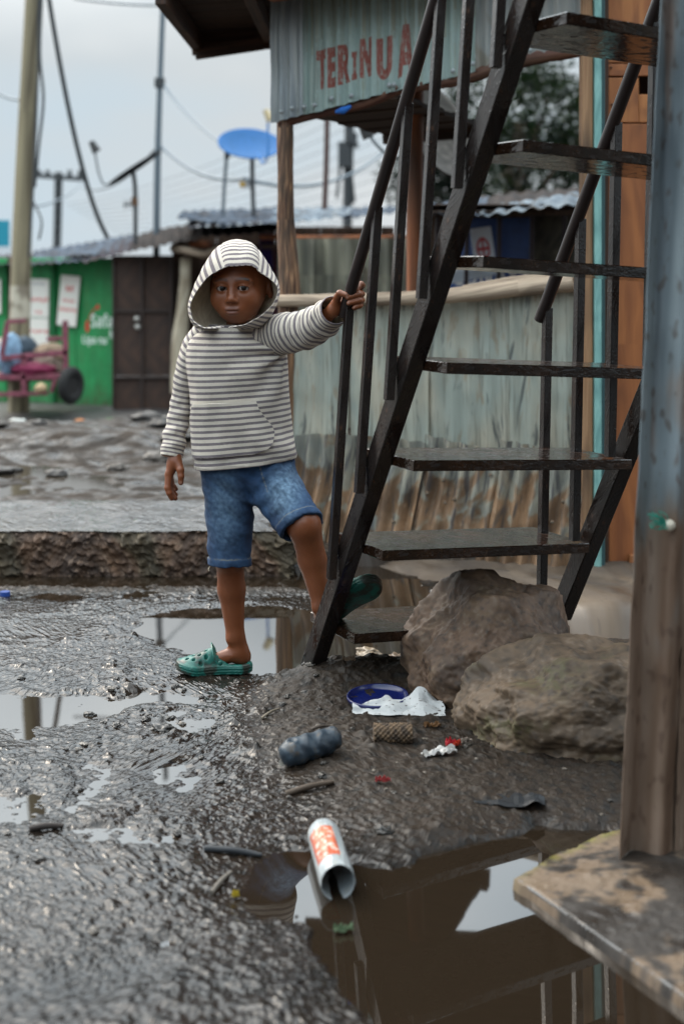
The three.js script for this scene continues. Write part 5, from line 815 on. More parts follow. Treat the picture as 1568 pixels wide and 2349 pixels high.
{ // hand cart
  const k = thing('hand_cart', 'pink framed hand cart loaded with sacks in front of the green kiosk', 'cart', D(80, 930, 12.6)), O = k.position, d = 12.6, pink = M({ map: dataTex(64, 64, (u, v) => mixc(hex(0x8a4656), hex(0x5a3038), clamp(0.4 + 1.5 * pn(u, v, 9, 3, 3))), true, [3, 3]), roughness: 0.55 });
  const st = (a, b, w = 0.045) => part('frame_bar', bar(D(...a).sub(O), D(...b).sub(O), w, w), pink, k);
  for (const dd of [d, d + 1.1]) { st([2, 822, dd], [155, 808, dd]); st([0, 866, dd], [152, 862, dd]); st([150, 735, dd], [152, 865, dd]); st([56, 815, dd], [56, 905, dd]); st([18, 738, dd], [60, 735, dd], 0.035); st([18, 738, dd], [5, 815, dd], 0.04); st([-20, 905, dd], [110, 902, dd], 0.035); }
  for (const x of [4, 56, 150]) st([x, 863, d], [x, 858, d + 1.1]); st([128, 866, d], [118, 900, d], 0.035); st([108, 778, d + 0.2], [142, 776, d + 0.2], 0.035);
  part('deck', board(-30, 858, 150, 864, d + 0.55, d + 0.5, 1.05, O), woodDark, k);
  for (const dd of [d - 0.02, d + 1.15]) { const w = part('wheel', (() => { const t = new THREE.TorusGeometry(0.12, 0.05, 12, 28); t.rotateY(1.15); const p = D(163, 884, dd); t.translate(p.x - O.x, p.y - O.y, p.z - O.z); return t; })(), M({ color: 0x141312, roughness: 0.8 }), k); const h = new THREE.CylinderGeometry(0.1, 0.1, 0.05, 20); h.rotateX(Math.PI / 2); h.rotateY(1.15); const p = D(163, 884, dd); h.translate(p.x - O.x, p.y - O.y, p.z - O.z); part('hub', h, M({ color: 0x1a1817, roughness: 0.8 }), w); }
  const sack = (px, py, dd, r, col, name, label, sd) => { const g = mergeVertices(new THREE.IcosahedronGeometry(1, 8).deleteAttribute('uv').deleteAttribute('normal')), p = g.attributes.position; for (let i = 0; i < p.count; i++) { const v = V(p.getX(i), p.getY(i), p.getZ(i)).normalize(), q = 1 + 0.3 * fbm(v.x * 2 + sd, v.y * 2, v.z * 2, 4); p.setXYZ(i, v.x * q * r.x, v.y * q * r.y, v.z * q * r.z); } g.computeVertexNormals(); const m = solo(name, g, M({ color: col, roughness: 0.85 }), label, 'sack', 'load of the hand cart'); m.position.copy(D(px, py, dd)); };
  sack(24, 815, 12.8, V(0.10, 0.20, 0.2), 0x7390a8, 'sack', 'pale blue sack upright on the pink hand cart', 3); sack(56, 806, 13.0, V(0.12, 0.14, 0.2), 0x2c3a45, 'sack', 'dark slate sack on the pink hand cart', 8); sack(78, 846, 12.7, V(0.20, 0.065, 0.15), 0x6e1c3c, 'bundle', 'crimson bundle lying on the cart deck', 5); sack(115, 812, 13.0, V(0.15, 0.10, 0.2), 0x6d5b48, 'sack', 'brown sack heaped at the rear of the cart', 13); sack(105, 845, 12.8, V(0.16, 0.10, 0.15), 0x594a40, 'sack', 'dull umber sack between cart rails', 17); sack(3, 805, 13.1, V(0.14, 0.12, 0.2), 0x8d8378, 'sack', 'grey beige sack at the front of the cart', 21);
  sack(94, 890, 12.5, V(0.05, 0.045, 0.05), 0xb59a78, 'bundle', 'small tan bundle hanging under the cart', 23);
}
// ---- poles, masts, dishes and wires
const poleWood = M({ map: woodTex(0x6d6450, 0x978c70, 33, [3, 0.4]), roughness: 0.8 }), galv = M({ color: 0x5f6a72, roughness: 0.5, metalness: 0.3 }), darkM = M({ color: 0x35383a, roughness: 0.6 });
{
  const p = thing('utility_pole', 'thick weathered wooden utility pole in front of the green kiosk', 'pole', D(45, 940, 13.4)), O = p.position, d = 13.4;
  part('shaft', tube([D(44, 945, d), D(48, 640, d), D(62, 300, d), D(80, -20, d), D(88, -200, d)].map((v) => v.sub(O)), [0.10, 0.095, 0.088, 0.085, 0.08], 40, 16, 0.05, 3), poleWood, p);
  part('whitewash', tube([D(46.5, 730, d - 0.006), D(47.5, 690, d - 0.006), D(48, 655, d - 0.006)].map((v) => v.sub(O)), [0.098, 0.099, 0.0975], 12, 16, 0.06, 8, false), M({ map: dataTex(64, 64, (u, v) => mixc(hex(0xb4ac9a), hex(0x7a7060), sst(-0.1, 0.3, pn(u, v, 9, 3, 3)))), roughness: 0.8 }), p);
  part('cable', tube([D(96, -20, d - 0.12), D(92, 130, d - 0.12), D(100, 225, d - 0.12), D(90, 330, d - 0.12), D(80, 430, d - 0.1)].map((v) => v.sub(O)), 0.014, 40, 6), darkM, p); part('cable', tube([D(90, -20, d - 0.12), D(86, 200, d - 0.12), D(76, 440, d - 0.12), D(66, 590, d - 0.12)].map((v) => v.sub(O)), 0.012, 40, 6), darkM, p); part('cable', tube([D(76, 460, d - 0.12), D(96, 510, d - 0.3), D(90, 550, d - 0.3)].map((v) => v.sub(O)), 0.010, 20, 6), darkM, p);
}
{ const p = thing('steel_mast', 'tall slim steel mast rising behind the rusty gate', 'mast', D(358, 700, 15)); const O = p.position; part('tube', tube([D(358, 700, 15), D(361, 400, 15), D(367, 190, 15), D(375, -10, 15), D(380, -120, 15)].map((v) => v.sub(O)), [0.036, 0.036, 0.030, 0.030, 0.026], 30, 12), galv, p); part('clamp', box(0.10, 0.10, 0.09).translate(...D(366.5, 190, 15).sub(O).toArray()), darkM, p); }
{ const p = thing('far_utility_pole', 'far thin utility pole with one cross arm over the tin roofs', 'pole', D(131, 640, 30)); const O = p.position; part('shaft', tube([D(129, 640, 30), D(133, 500, 30), D(135, 395, 30)].map((v) => v.sub(O)), 0.085, 20, 10), darkM, p); part('cross_arm', bar(D(84, 403, 30).sub(O), D(190, 411, 30).sub(O), 0.09, 0.09), darkM, p); for (let i = 0; i < 6; i++) part('step_bolt', bar(D(127, 415 + i * 22, 29.9).sub(O), D(141, 415 + i * 22, 29.9).sub(O), 0.05, 0.05), darkM, p); for (const x of [90, 110, 160, 184]) part('insulator', (() => { const g = new THREE.CylinderGeometry(0.045, 0.06, 0.16, 10); const q = D(x, 399, 30).sub(O); g.translate(q.x, q.y, q.z); return g; })(), darkM, p); }
function dish(name, label, c, nrm, r, col, mast, feed, depth = 0.16) {
  const k = thing(name, label, 'dish', mast[mast.length - 1].clone()), O = k.position, n = nrm.clone().normalize(), q = new THREE.Quaternion().setFromUnitVectors(V(0, 1, 0), n);
  const prof = []; for (let i = 0; i <= 14; i++) { const t = i / 14 * r; prof.push(new THREE.Vector2(t, depth * r * (t / r) ** 2)); } for (let i = 14; i >= 0; i--) { const t = i / 14 * r; prof.push(new THREE.Vector2(t, depth * r * (t / r) ** 2 - 0.012)); }
  const g = new THREE.LatheGeometry(prof, 48); g.applyQuaternion(q); g.translate(c.x - O.x, c.y - O.y, c.z - O.z);
  part('reflector', g, M({ map: dataTex(64, 64, (u, v) => mixc(hex(col === 0x2f7fc4 ? 0x24588c : col), hex(col).map((x) => x * 0.6), clamp(0.4 + pn(u, v, 6, 3, 3))), true, [3, 3]), roughness: 0.7, specularIntensity: 0.4 }), k);
  part('mast', tube(mast.map((v) => v.clone().sub(O)), 0.022, 20, 10), darkM, k); part('feed_arm', tube(feed.map((v) => v.clone().sub(O)), 0.011, 20, 8), M({ color: col === 0x2f7fc4 ? 0x2a6fae : 0x6a6f72, roughness: 0.5 }), k);
  const lnb = new THREE.CylinderGeometry(0.028, 0.045, 0.11, 14), e = feed[feed.length - 1]; lnb.rotateZ(0.5); lnb.translate(e.x - O.x, e.y - O.y, e.z - O.z); part('receiver', lnb, M({ color: col === 0x2f7fc4 ? 0xb9a783 : 0x30302f, roughness: 0.6 }), k); return k;
}
dish('satellite_dish', 'sky blue satellite dish on dark mast above the timber shop roof', D(572, 338, 13.4), V(0.12, 1, 0.62), 0.30, 0x2f7fc4, [D(578, 350, 13.4), D(579, 420, 13.4), D(582, 500, 13.4)], [D(590, 352, 13.2), D(604, 374, 13.1), D(613, 360, 13.05), D(614, 300, 13.05), D(615, 264, 13.05)]);
dish('satellite_dish', 'dark grey satellite dish turned edge on, tilted on a mast over the kiosk', D(312, 388, 14), V(-0.55, 0.84, 0.06), 0.31, 0x2a2c2e, [D(306, 395, 14), D(310, 430, 14), D(311, 560, 14)], [D(262, 414, 13.9), D(240, 423, 13.8), D(228, 400, 13.8), D(216, 336, 13.8)], 0.07);
dish('satellite_dish', 'black backed satellite dish behind the stall post', D(985, 312, 7.2), V(0.75, 0.42, 0.62), 0.265, 0x6f6a64, [D(975, 330, 7.15), D(972, 420, 7.2), D(972, 520, 7.2)], [D(940, 350, 7.3), D(900, 360, 7.4), D(862, 330, 7.45), D(838, 292, 7.5)], 0.28);
const mast = (label, pts, r, m = darkM) => { const k = thing('antenna_mast', label, 'mast', pts[0].clone()); part('tube', tube(pts.map((v) => v.clone().sub(pts[0])), r, 16, 10), m, k); return k; };
{ const k = mast('thin antenna mast standing left of the blue dish', [D(511, 500, 13.6), D(515, 420, 13.6), D(520, 355, 13.6)], 0.017, galv); const o = k.position; part('cap', box(0.05, 0.06, 0.05).translate(...D(521, 356, 13.6).sub(o).toArray()), darkM, k); }
{ const k = mast('brown pole standing between stall post and dish', [D(744, 480, 12.8), D(748, 380, 12.8), D(751, 200, 12.8)], 0.026, M({ color: 0x4a3530, roughness: 0.7 })); }
{ const k = thing('transformer_pole', 'far lattice pole with transformer boxes beyond the stall opening', 'pole', D(798, 520, 24)), O = k.position; part('shaft', tube([D(796, 520, 24), D(801, 280, 24)].map((v) => v.sub(O)), 0.085, 8, 10), darkM, k); part('box', box(0.22, 0.42, 0.2).translate(...D(790, 355, 23.9).sub(O).toArray()), darkM, k); part('box', box(0.16, 0.22, 0.2).translate(...D(808, 320, 23.9).sub(O).toArray()), darkM, k); part('cross_arm', bar(D(778, 330, 24).sub(O), D(822, 334, 24).sub(O), 0.08, 0.08), darkM, k); part('brace', bar(D(772, 455, 24).sub(O), D(786, 330, 24).sub(O), 0.05, 0.05), darkM, k); part('brace', bar(D(812, 465, 24).sub(O), D(800, 350, 24).sub(O), 0.05, 0.05), darkM, k); }
{ const k = thing('yagi_aerial', 'small aerial with short crossbars under the blue dish', 'aerial', D(560, 424, 13.35)), O = k.position; part('boom', bar(D(552, 423, 13.35).sub(O), D(583, 420, 13.35).sub(O), 0.02, 0.02), darkM, k); part('coupler', box(0.05, 0.05, 0.05).translate(...D(556, 423, 13.33).sub(O).toArray()), M({ color: 0xb08a2c, roughness: 0.6 }), k); for (let i = 0; i < 4; i++) part('element', bar(D(560 + i * 6, 412, 13.35).sub(O), D(560 + i * 6, 434, 13.35).sub(O), 0.008, 0.008), darkM, k); }
{ const k = thing('yagi_aerial', 'small bare aerial on the mast of the edge on dish', 'aerial', D(305, 468, 14)), O = k.position; part('boom', bar(D(283, 470, 14).sub(O), D(318, 466, 14).sub(O), 0.018, 0.018), darkM, k); part('coupler', box(0.06, 0.08, 0.06).translate(...D(309, 462, 13.97).sub(O).toArray()), M({ color: 0x6a4a30, roughness: 0.6 }), k); for (let i = 0; i < 4; i++) part('element', bar(D(286 + i * 8, 459, 14).sub(O), D(286 + i * 8, 480, 14).sub(O), 0.008, 0.008), darkM, k); }
const wire = (label, a, b, sag, r = 0.010, m = galv) => { const A = D(...a), B = D(...b), pts = []; for (let i = 0; i <= 10; i++) { const t = i / 10, p = A.clone().lerp(B, t); p.y -= sag * 4 * t * (1 - t); pts.push(p); } return solo('overhead_wire', tube(pts, r, 40, 6), m, label, 'wire'); };
wire('thick black cable slanting down to the kiosk roof', [110, -20, 12.8], [247, 545, 13.6], 0.32, 0.022, darkM);
wire('wire dropping from the steel mast to the blue dish', [372, 190, 15], [545, 345, 13.6], 0.10, 0.014); wire('sagging wire from the steel mast past the blue dish', [368, 335, 15], [560, 410, 13.6], 0.12, 0.016); wire('taut wire from the steel mast to the far pole', [364, 335, 15], [190, 430, 26], 0.2, 0.016); wire('wire crossing the top of the sky to the mast', [170, -4, 16], [378, 12, 15], 0.02, 0.014); wire('wire passing left of the utility pole', [-30, 195, 14], [60, 228, 13.5], 0.05, 0.012); wire('wire from the far pole down to the thick pole', [190, 418, 29], [70, 475, 16], 0.1, 0.014); wire('low wire running from the blue dish behind the stall', [560, 410, 13.6], [890, 340, 20], 0.25, 0.018);
const gl = 'faint parallel power line crossing the sky behind the masts'; for (let i = 0; i < 11; i++) wire(gl, [150 + i * 12, 470 + i * 7, 60], [900 + i * 14, 175 + i * 27, 45], 0.6, 0.012).userData.group = 'parallel far power lines';
{ // teal signboard far left
  const k = thing('hoarding', 'teal and white hoarding edge beside the utility pole', 'hoarding', D(0, 600, 22)), O = k.position; part('panel', board(-90, 505, 22, 566, 22, 22, 0.05, O), M({ color: 0x1d8aa0, roughness: 0.5 }), k); part('panel', board(-90, 567, 26, 600, 22, 22, 0.05, O), M({ color: 0xc9cdd0, roughness: 0.5 }), k); part('leg', bar(D(-40, 600, 22.1).sub(O), D(-40, 700, 22.1).sub(O), 0.1, 0.1), darkM, k);
}
// ---- trees beyond the blue shop
function tree(name, label, base, h, cr, cc, n, sd, cols, size) {
  const k = thing(name, label, 'tree', base); seed = sd;
  const brn = M({ map: woodTex(0x3a2f26, 0x57483a, 41, [2, 1]), roughness: 0.9 });
  const tr = part('trunk', tube([V(0, -0.3, 0), V(0.05, h * 0.3, 0), V(-0.05, h * 0.6, 0.1), V(0.1, h * 0.85, 0)], [0.22, 0.18, 0.14, 0.07], 20, 10, 0.1, 3), brn, k);
  const clumps = []; for (let i = 0; i < 30; i++) { const v = V(rr(-1, 1), rr(-1, 1), rr(-1, 1)); if (v.length() > 1) { i--; continue; } clumps.push(V(v.x * cr.x, v.y * cr.y, v.z * cr.z).add(cc)); }
  for (let i = 0; i < 9; i++) { const c = clumps[i * 3], s = V(rr(-0.05, 0.05), h * rr(0.35, 0.7), 0); part('limb', tube([s, s.clone().lerp(c, 0.5).add(V(0, 0.15, 0)), c], [0.07, 0.045, 0.015], 10, 6), brn, tr); }
  const pos = [], nor = [], col = [], idx = [];
  for (let i = 0; i < n; i++) {
    const c = clumps[Math.floor(rnd() * clumps.length)], dir = V(rr(-1, 1), rr(-1, 1), rr(-1, 1)).normalize(), p = c.clone().addScaledVector(dir, cr.x * 0.30 * Math.sqrt(rnd())), a = V(rr(-1, 1), rr(-0.6, 0.6), rr(-1, 1)).normalize(), b = new THREE.Vector3().crossVectors(a, V(rr(-1, 1), rr(-1, 1), rr(-1, 1))).normalize(), L = size * rr(0.7, 1.3), W = L * 0.42, nn = new THREE.Vector3().crossVectors(a, b), o = pos.length / 3, q = cols[Math.floor(rnd() * cols.length)], br = rr(0.7, 1.3);
    for (const [s, t, f] of [[0, 0, 0], [0.5, 1, 0.12], [1, 0, 0], [0.5, -1, 0.12]]) { const v = p.clone().addScaledVector(a, s * L).addScaledVector(b, t * W * 0.5).addScaledVector(nn, f * L); pos.push(v.x, v.y, v.z); nor.push(nn.x, nn.y, nn.z); col.push(q[0] * br, q[1] * br, q[2] * br); }
    idx.push(o, o + 1, o + 2, o, o + 2, o + 3);
  }
  const g = new THREE.BufferGeometry(); g.setAttribute('position', new THREE.Float32BufferAttribute(pos, 3)); g.setAttribute('normal', new THREE.Float32BufferAttribute(nor, 3)); g.setAttribute('color', new THREE.Float32BufferAttribute(col, 3)); g.setIndex(idx);
  part('crown', g, M({ vertexColors: true, roughness: 0.55, transmission: 0.4, thickness: 0, side: THREE.DoubleSide }), k);
}
const LC = [[0.06, 0.12, 0.06], [0.08, 0.14, 0.06], [0.05, 0.10, 0.065], [0.11, 0.16, 0.05]];
tree('broadleaf_tree', 'tall dense green tree behind the blue shop roof', D(1180, 690, 22).setY(-0.5), 4.4, V(1.5, 1.35, 1.2), V(0.1, 3.6, 0), 8500, 7, LC, 0.10);
tree('broadleaf_tree', 'bluish leafy tree filling the gap beside the stall post', D(1060, 690, 25).setY(-0.5), 4.0, V(1.25, 1.2, 1.1), V(-0.1, 3.0, 0), 4800, 19, [[0.05, 0.09, 0.06], [0.045, 0.08, 0.055], [0.06, 0.105, 0.065]], 0.11);
tree('broadleaf_tree', 'darker tree rising beside the plywood house', D(1350, 690, 24).setY(-0.5), 4.6, V(1.2, 1.5, 1.1), V(0, 3.7, 0), 6000, 29, LC, 0.11);

{ // paved strip along the shacks, and debris on the road
  const pave = M({ map: dataTex(256, 256, (u, v) => mixc(mixc(hex(0x3c3a3a), hex(0x53504e), clamp(0.5 + 1.5 * pn(u, v, 6, 3, 4))), hex(0x2c2826), sst(0.15, 0.4, pn(u, v, 20, 8, 3)) * 0.6), true, [6, 1]), roughness: 0.55 });
  struct('pavement', sheet(120, 12, (u, v) => { const x = lerp(-6.5, 1.6, u), d = lerp(11.0 + 0.25 * fbm(x * 1.3, 2, 3, 3), 14.6, v); return V(x, (v === 0 ? -0.52 : lerp(-0.30, -0.36, v)) + 0.01 * fbm(x * 4, d * 4, 3, 2), -d); }, (u, v) => [u, v]), pave);
  seed = 515; const what = [['rubble_lump', 'grey brown rubble lump lying on the muddy road', 0x2f2a26], ['rubble_lump', 'grey brown rubble lump lying on the muddy road', 0x4a433c], ['plastic_scrap', 'faded red plastic scrap trodden into the road', 0x8a2a24], ['plastic_scrap', 'faded green plastic scrap trodden into the road', 0x3c6a3c], ['plastic_scrap', 'orange plastic scrap trodden into the road', 0xa8662a], ['plastic_scrap', 'whitish plastic scrap trodden into the road', 0xa8a8a2]];
  for (let i = 0; i < 34; i++) { const q = what[i % 3 ? Math.floor(rnd() * 2) : 2 + Math.floor(rnd() * 4)], x = rr(-2.6, -0.35) , d = rr(6.0, 10.6), r = q[0] === 'rubble_lump' ? rr(0.03, 0.09) : rr(0.02, 0.045), g = mergeVertices(new THREE.IcosahedronGeometry(1, 5).deleteAttribute('uv').deleteAttribute('normal')), p = g.attributes.position; for (let k = 0; k < p.count; k++) { const v = V(p.getX(k), p.getY(k), p.getZ(k)).normalize(), s = 1 + 0.7 * fbm(v.x * 1.6 + i, v.y * 1.6, v.z * 1.6, 3); p.setXYZ(k, v.x * s * r * 1.3, v.y * s * r * 0.55, v.z * s * r); } g.computeVertexNormals(); const m = solo(q[0], g, M({ color: q[2], roughness: 0.6 }), q[1], 'debris', 'debris on the road'); m.position.set(x * d / 8, farY(x * d / 8, d) + r * 0.2, -d); }
}

// ---------------------------------------------------------------- litter on the mud
const gp = (px, py, up = 0) => { const [x, d] = G(px, py); return V(x, Math.max(groundY(x, d), WATER) + up, -d); };
{ // open tin
  const a = V(...D(740, 1926, 2.62).toArray()), b = D(775, 2020, 2.415); a.y = 0.030; b.y = 0.027;
  const k = thing('open_tin', 'dented white and orange tin lying open end to the puddle', 'tin', b.clone()), O = k.position, L = a.distanceTo(b), dir = a.clone().sub(b).normalize();
  const can = document.createElement('canvas'); can.width = 512; can.height = 512; const c = can.getContext('2d'); c.fillStyle = '#9aa0a2'; c.fillRect(0, 0, 512, 512); seed = 17; for (let i = 0; i < 300; i++) { c.globalAlpha = rr(0.05, 0.3); c.fillStyle = ['#8f9496', '#d9dcdc', '#7a7468', '#a59a8a'][i % 4]; c.fillRect(rnd() * 512, rnd() * 512, rr(4, 40), rr(4, 60)); } c.globalAlpha = 1; c.fillStyle = '#b8583a'; c.fillRect(150, 110, 130, 300); for (let i = 0; i < 160; i++) { c.globalAlpha = rr(0.2, 0.7); c.fillStyle = ['#d7b4a4', '#c77a5c', '#9c4428', '#c9cdcd'][i % 4]; c.fillRect(150 + rnd() * 120, 110 + rnd() * 290, rr(4, 30), rr(4, 40)); } c.globalAlpha = 1; c.fillStyle = '#9c3a24'; c.fillRect(268, 110, 12, 300);
  const t = new THREE.CanvasTexture(can); t.colorSpace = THREE.SRGBColorSpace; t.wrapS = THREE.RepeatWrapping;
  const ux = new THREE.Vector3().crossVectors(V(0, 1, 0), dir).normalize(), uy = new THREE.Vector3().crossVectors(dir, ux);
  const at = (u, v, r) => { const an = u * 6.283 - Math.PI / 2, rr2 = r * (v > 0.93 ? lerp(1, 0.86, (v - 0.93) / 0.07) : 1) * (1 + 0.03 * n3(Math.cos(an) * 2, Math.sin(an) * 2, v * 5)), tear = v < 0.02 ? 0.005 * n3(u * 9, 3, 1) - 0.003 * Math.cos(an + 0.4) : 0; return b.clone().addScaledVector(dir, v * L + tear).addScaledVector(ux, Math.cos(an) * rr2).addScaledVector(uy, Math.sin(an) * rr2).sub(O); };
  part('wall', plate(56, 30, (u, v) => at(1 - u, v, 0.0288), (u, v) => [u - 0.15, 1 - v], 0.0012), M({ map: t, roughness: 0.32, metalness: 0.15 }), k);
  const cap = new THREE.CircleGeometry(0.0245, 32); cap.applyQuaternion(new THREE.Quaternion().setFromUnitVectors(V(0, 0, 1), dir)); const e = a.clone().sub(O); cap.translate(e.x, e.y, e.z); part('base', cap, M({ color: 0x8d9294, roughness: 0.4, metalness: 0.3 }), k);
}
{ // crumpled white paper
  const k = gp(912, 1665), g = plate(60, 34, (u, v) => {
    const a = lerp(-0.105, 0.108, u), w = lerp(0.03, 0.075, sst(0.1, 0.7, u)) * (0.75 + 0.3 * n3(u * 4, 3, 1)), z = lerp(0.03, -0.045, v) * (0.5 + w * 8);
    const r = Math.abs(n3(u * 3.2, v * 2, 2)) * 0.022 + Math.abs(n3(u * 6, v * 4, 6)) * 0.008;
    const hump = 0.036 * sst(0.25, 1, v) * Math.exp(-(((u - 0.73) / 0.15) ** 2)) + 0.022 * sst(0.1, 0.9, v) * Math.exp(-(((u - 0.36) / 0.14) ** 2));
    return V(a + 0.008 * n3(v * 5, u * 3, 8), 0.005 + r * sst(0, 0.3, v) + hump, z + 0.010 * n3(u * 7, v * 3, 9));
  }, null, 0.0008);
  const m = solo('crumpled_paper', g, M({ map: dataTex(256, 256, (u, v) => mixc(hex(0xb2b3b2), hex(0x3d322a), sst(0.26, 0.42, fbm(u * 26, v * 20, 3, 3)) * 0.9)), roughness: 0.85 }), 'crumpled white paper spotted with mud lying by the boulders', 'paper'); m.position.copy(k);
}
{ const p = gp(866, 1643, 0.004), k = thing('plastic_dish', 'dark blue round plastic dish under the white paper', 'dish', p); const g = new THREE.LatheGeometry([[0, 0.002], [0.055, 0.002], [0.066, 0.004], [0.069, 0.014], [0.073, 0.015], [0.074, 0.011], [0.072, 0.0], [0, -0.001]].map(([a, b]) => new THREE.Vector2(a, b)), 48); part('shell', g, M({ color: 0x111a4d, roughness: 0.22 }), k); k.rotation.z = 0.03; k.rotation.x = 0.06; }
{ // slate blue crushed bottle
  const c = gp(718, 1772, 0.024), f = (x, y, z) => { let d = sCap(x, y, z, V(-0.048, -0.003, 0.008), V(0.03, 0.004, -0.008), 0.029, 0.027); d = smin(d, sEll(x, y, z, 0.045, 0.008, -0.012, 0.024, 0.025, 0.023), 0.006); d += 0.0035 * fbm(x * 45, y * 45, z * 45, 3) + 0.0012 * Math.sin(x * 190 + 2 * Math.sin(y * 80)); return smax(d, -sSph(x, y, z, -0.050, 0.030, 0.012, 0.010), 0.006); };
  const g = paint(nets(f, V(-0.09, -0.045, -0.05), V(0.085, 0.045, 0.05), 0.0025), (x, y, z) => { const a = fbm(x * 30, y * 30, z * 30, 4); return mixc(mixc([0.012, 0.020, 0.030], [0.030, 0.050, 0.070], clamp(0.5 + a * 1.5)), [0.05, 0.042, 0.036], sst(0.05, 0.3, a)); });
  const m = solo('crushed_bottle', g, M({ vertexColors: true, roughness: 0.45 }), 'crushed slate blue plastic bottle on the dark mud', 'bottle'); m.position.copy(c); m.rotation.y = 0.35;
}
{ // maize cob
  const c = gp(900, 1735, 0.017), k = thing('maize_cob', 'short brown stripped maize cob stub on the mud', 'cob', c, 0.05); const g = nets((x, y, z) => { const a = Math.atan2(y, z); return Math.max(Math.hypot(y, z) - 0.0215 - 0.0022 * Math.cos(a * 12) * Math.cos(x * 560) - 0.0015 * fbm(x * 60, y * 60, z * 60, 2), Math.abs(x) - 0.042); }, V(-0.05, -0.03, -0.03), V(0.05, 0.03, 0.03), 0.0016); part('core', paint(g, (x, y, z) => mixc([0.035, 0.022, 0.013], [0.12, 0.075, 0.04], clamp(0.5 + 2 * fbm(x * 70, y * 70, z * 70, 2)))), M({ vertexColors: true, roughness: 0.8 }), k);
}
const scrap = (name, label, cat, px, py, w, l, col, sd, turn, hgt = 0.012) => { const g = plate(22, 12, (u, v) => V((u - 0.5) * w, 0.004 + hgt * Math.abs(n3(u * 4 + sd, v * 3, 2)) * 1.6, (v - 0.5) * l * (0.6 + 0.5 * n3(u * 3, sd, 1))), null, 0.0012); const m = solo(name, g, M({ color: col, roughness: 0.6 }), label, cat); m.position.copy(gp(px, py)); m.rotation.y = turn; return m; };
scrap('wrapper', 'torn white wrapper beside the mossy boulder', 'wrapper', 1006, 1768, 0.075, 0.04, 0xbdb9b4, 3, 0.45, 0.013); scrap('wrapper_scrap', 'small bright red scrap stuck to the torn white wrapper', 'scrap', 1034, 1750, 0.022, 0.018, 0xa01420, 5, 0.3, 0.016); scrap('wrapper_scrap', 'red orange sliver at the tail of the torn wrapper', 'scrap', 1046, 1754, 0.02, 0.012, 0xb0341c, 8, 0.8, 0.012); scrap('paper_scrap', 'pale paper tail leading to the mossy boulder', 'scrap', 1064, 1745, 0.04, 0.014, 0x8f8378, 9, 0.6, 0.012); scrap('dry_leaf', 'brown dry leaf between paper and boulder', 'leaf', 990, 1700, 0.035, 0.022, 0x6a4a2a, 11, 0.3); scrap('dry_leaf', 'dull fallen leaf under the stairs', 'leaf', 800, 1590, 0.032, 0.02, 0x54402c, 12, -0.2); scrap('red_scrap', 'thin dusky red scrap on bare mud', 'scrap', 878, 1838, 0.03, 0.012, 0x8a2c2c, 14, 0.1); scrap('green_scrap', 'pale green scrap in the shallow mud', 'scrap', 788, 2140, 0.03, 0.016, 0x55694c, 15, 0.3); scrap('paper_scrap', 'light grey paper chip on the mud', 'scrap', 660, 1785, 0.035, 0.012, 0x9a958c, 16, 0.1); scrap('yellow_scrap', 'tiny yellow scrap near the tin', 'scrap', 540, 2062, 0.012, 0.010, 0xa08a1c, 18, 0);
{ const g = plate(60, 20, (u, v) => V((u - 0.5) * 0.14, 0.001 + 0.012 * Math.abs(n3(u * 4, v * 2, 5)) + 0.008 * Math.exp(-(((u - 0.85) / 0.1) ** 2)), (v - 0.5) * 0.055 * (0.6 + 0.5 * Math.sin(u * 3))), null, 0.001); const m = solo('black_cloth', g, M({ color: 0x15191d, roughness: 0.5 }), 'black wet rag sunk in the mud by the puddle', 'rag'); m.position.copy(gp(1165, 1870)); m.rotation.y = -0.1; }
const stick = (label, a, b, r, col, lift = 0.004) => { const A = gp(...a, lift), B = gp(...b, lift), m = A.clone().lerp(B, 0.5).add(V(0, 0.004, 0.003)); solo('stick', tube([A, m, B], [r, r * 1.1, r * 0.7], 14, 8, 0.3, 40), M({ color: col, roughness: 0.75 }), label, 'stick'); };
stick('tan split stick on the mud above the tin', [655, 1838], [765, 1830], 0.006, 0x3f3226); stick('short dark stick lying in the bright wet mud', [68, 1918], [145, 1905], 0.006, 0x2c2420); stick('thin grey twig beside the tin', [485, 2060], [530, 2010], 0.004, 0x5a544c); stick('short twig on the mud left of the paper', [712, 1712], [752, 1700], 0.0035, 0x4a4038); stick('pale twig lying by the puddle edge', [600, 1670], [640, 1652], 0.003, 0x6a6052); stick('bent black pipe end in the mud', [470, 1955], [600, 1968], 0.006, 0x23262a);
const clod = (px, py, r, sd, label, col = [0.022, 0.019, 0.016]) => { const g = mergeVertices(new THREE.IcosahedronGeometry(1, 9).deleteAttribute('uv').deleteAttribute('normal')), p = g.attributes.position; for (let i = 0; i < p.count; i++) { const v = V(p.getX(i), p.getY(i), p.getZ(i)).normalize(), q = 1 + 0.75 * fbm(v.x * 1.7 + sd, v.y * 1.7, v.z * 1.7, 4) + 0.06 * fbm(v.x * 9, v.y * 9 + sd, v.z * 9, 2); p.setXYZ(i, v.x * q * r * 1.15, v.y * q * r * 0.5, v.z * q * r * 0.8); } g.computeVertexNormals(); const m = solo('mud_clod', g, M({ color: new THREE.Color().setRGB(...col), roughness: 0.38 }), label, 'clod', 'mud clods and pebbles'); m.position.copy(gp(px, py, r * 0.08)); m.rotation.y = sd; };
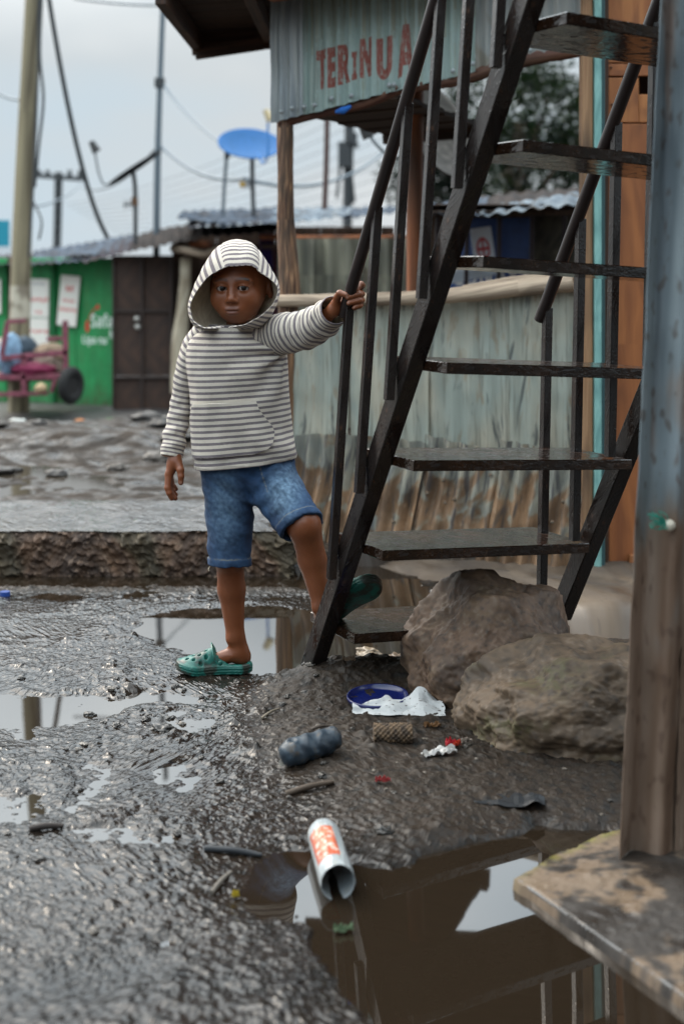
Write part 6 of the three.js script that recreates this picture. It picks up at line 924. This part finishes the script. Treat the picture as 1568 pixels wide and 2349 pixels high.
clod(372, 1678, 0.024, 3, 'biggest dark mud clod sitting in the shallow puddle'); clod(268, 1668, 0.012, 5, 'small mud clod left of the biggest one'); clod(392, 1648, 0.010, 7, 'small mud clod behind the biggest one'); clod(205, 1640, 0.013, 9, 'dark mud clod at the puddle rim'); clod(335, 1652, 0.012, 11, 'flat mud clod beside the biggest one'); clod(702, 1578, 0.010, 13, 'flat pebble in front of the teal clog'); clod(880, 1930, 0.016, 15, 'black pebble right of the tin');
seed = 808; const cl = 'small dark pebble or mud lump scattered on the wet ground'; for (let i = 0; i < 42; i++) { const px = rr(10, 760), py = 1560 + 760 * rnd() * rnd(); const [x, d] = G(px, py); if (groundY(x, d) < 0.001) continue; clod(px, py, rr(0.004, 0.011), 20 + i, cl, rnd() < 0.2 ? [0.10, 0.085, 0.07] : [0.022, 0.019, 0.016]); }
for (let i = 0; i < 40; i++) { const px = rr(640, 1400), py = rr(1620, 1900); clod(px, py, rr(0.003, 0.008), 120 + i, 'small crumb of dry soil or grit around the boulders', rnd() < 0.4 ? [0.12, 0.10, 0.08] : [0.03, 0.025, 0.02]); }
{ const m = solo('bottle_cap', new THREE.CylinderGeometry(0.016, 0.017, 0.014, 24), M({ color: 0x16387c, roughness: 0.4 }), 'blue bottle cap below the kerb block', 'cap'); m.position.copy(gp(12, 1368, 0.006)); }
clod(845, 1500, 0.030, 301, 'tan stone wedged under the bottom tread', [0.20, 0.15, 0.10]); clod(905, 1512, 0.024, 303, 'brown stone under the bottom tread beside the boulder', [0.11, 0.075, 0.05]);
{ const k = thing('sprout', 'tiny green sprout at the foot of the stairs', 'plant', gp(728, 1562)); for (let i = 0; i < 3; i++) { const a = i * 2.1, g = sheet(4, 6, (u, v) => V(Math.cos(a) * v * 0.012 + (u - 0.5) * 0.006 * Math.sin(Math.PI * v), 0.010 + v * 0.008, Math.sin(a) * v * 0.012)); part('leaf', g, M({ color: 0x3f7a2c, roughness: 0.5, side: THREE.DoubleSide }), k); } part('stem', tube([V(0, -0.004, 0), V(0, 0.011, 0)], 0.0009, 4, 5), M({ color: 0x4a6a30 }), k); }

renderer.render(scene, camera);
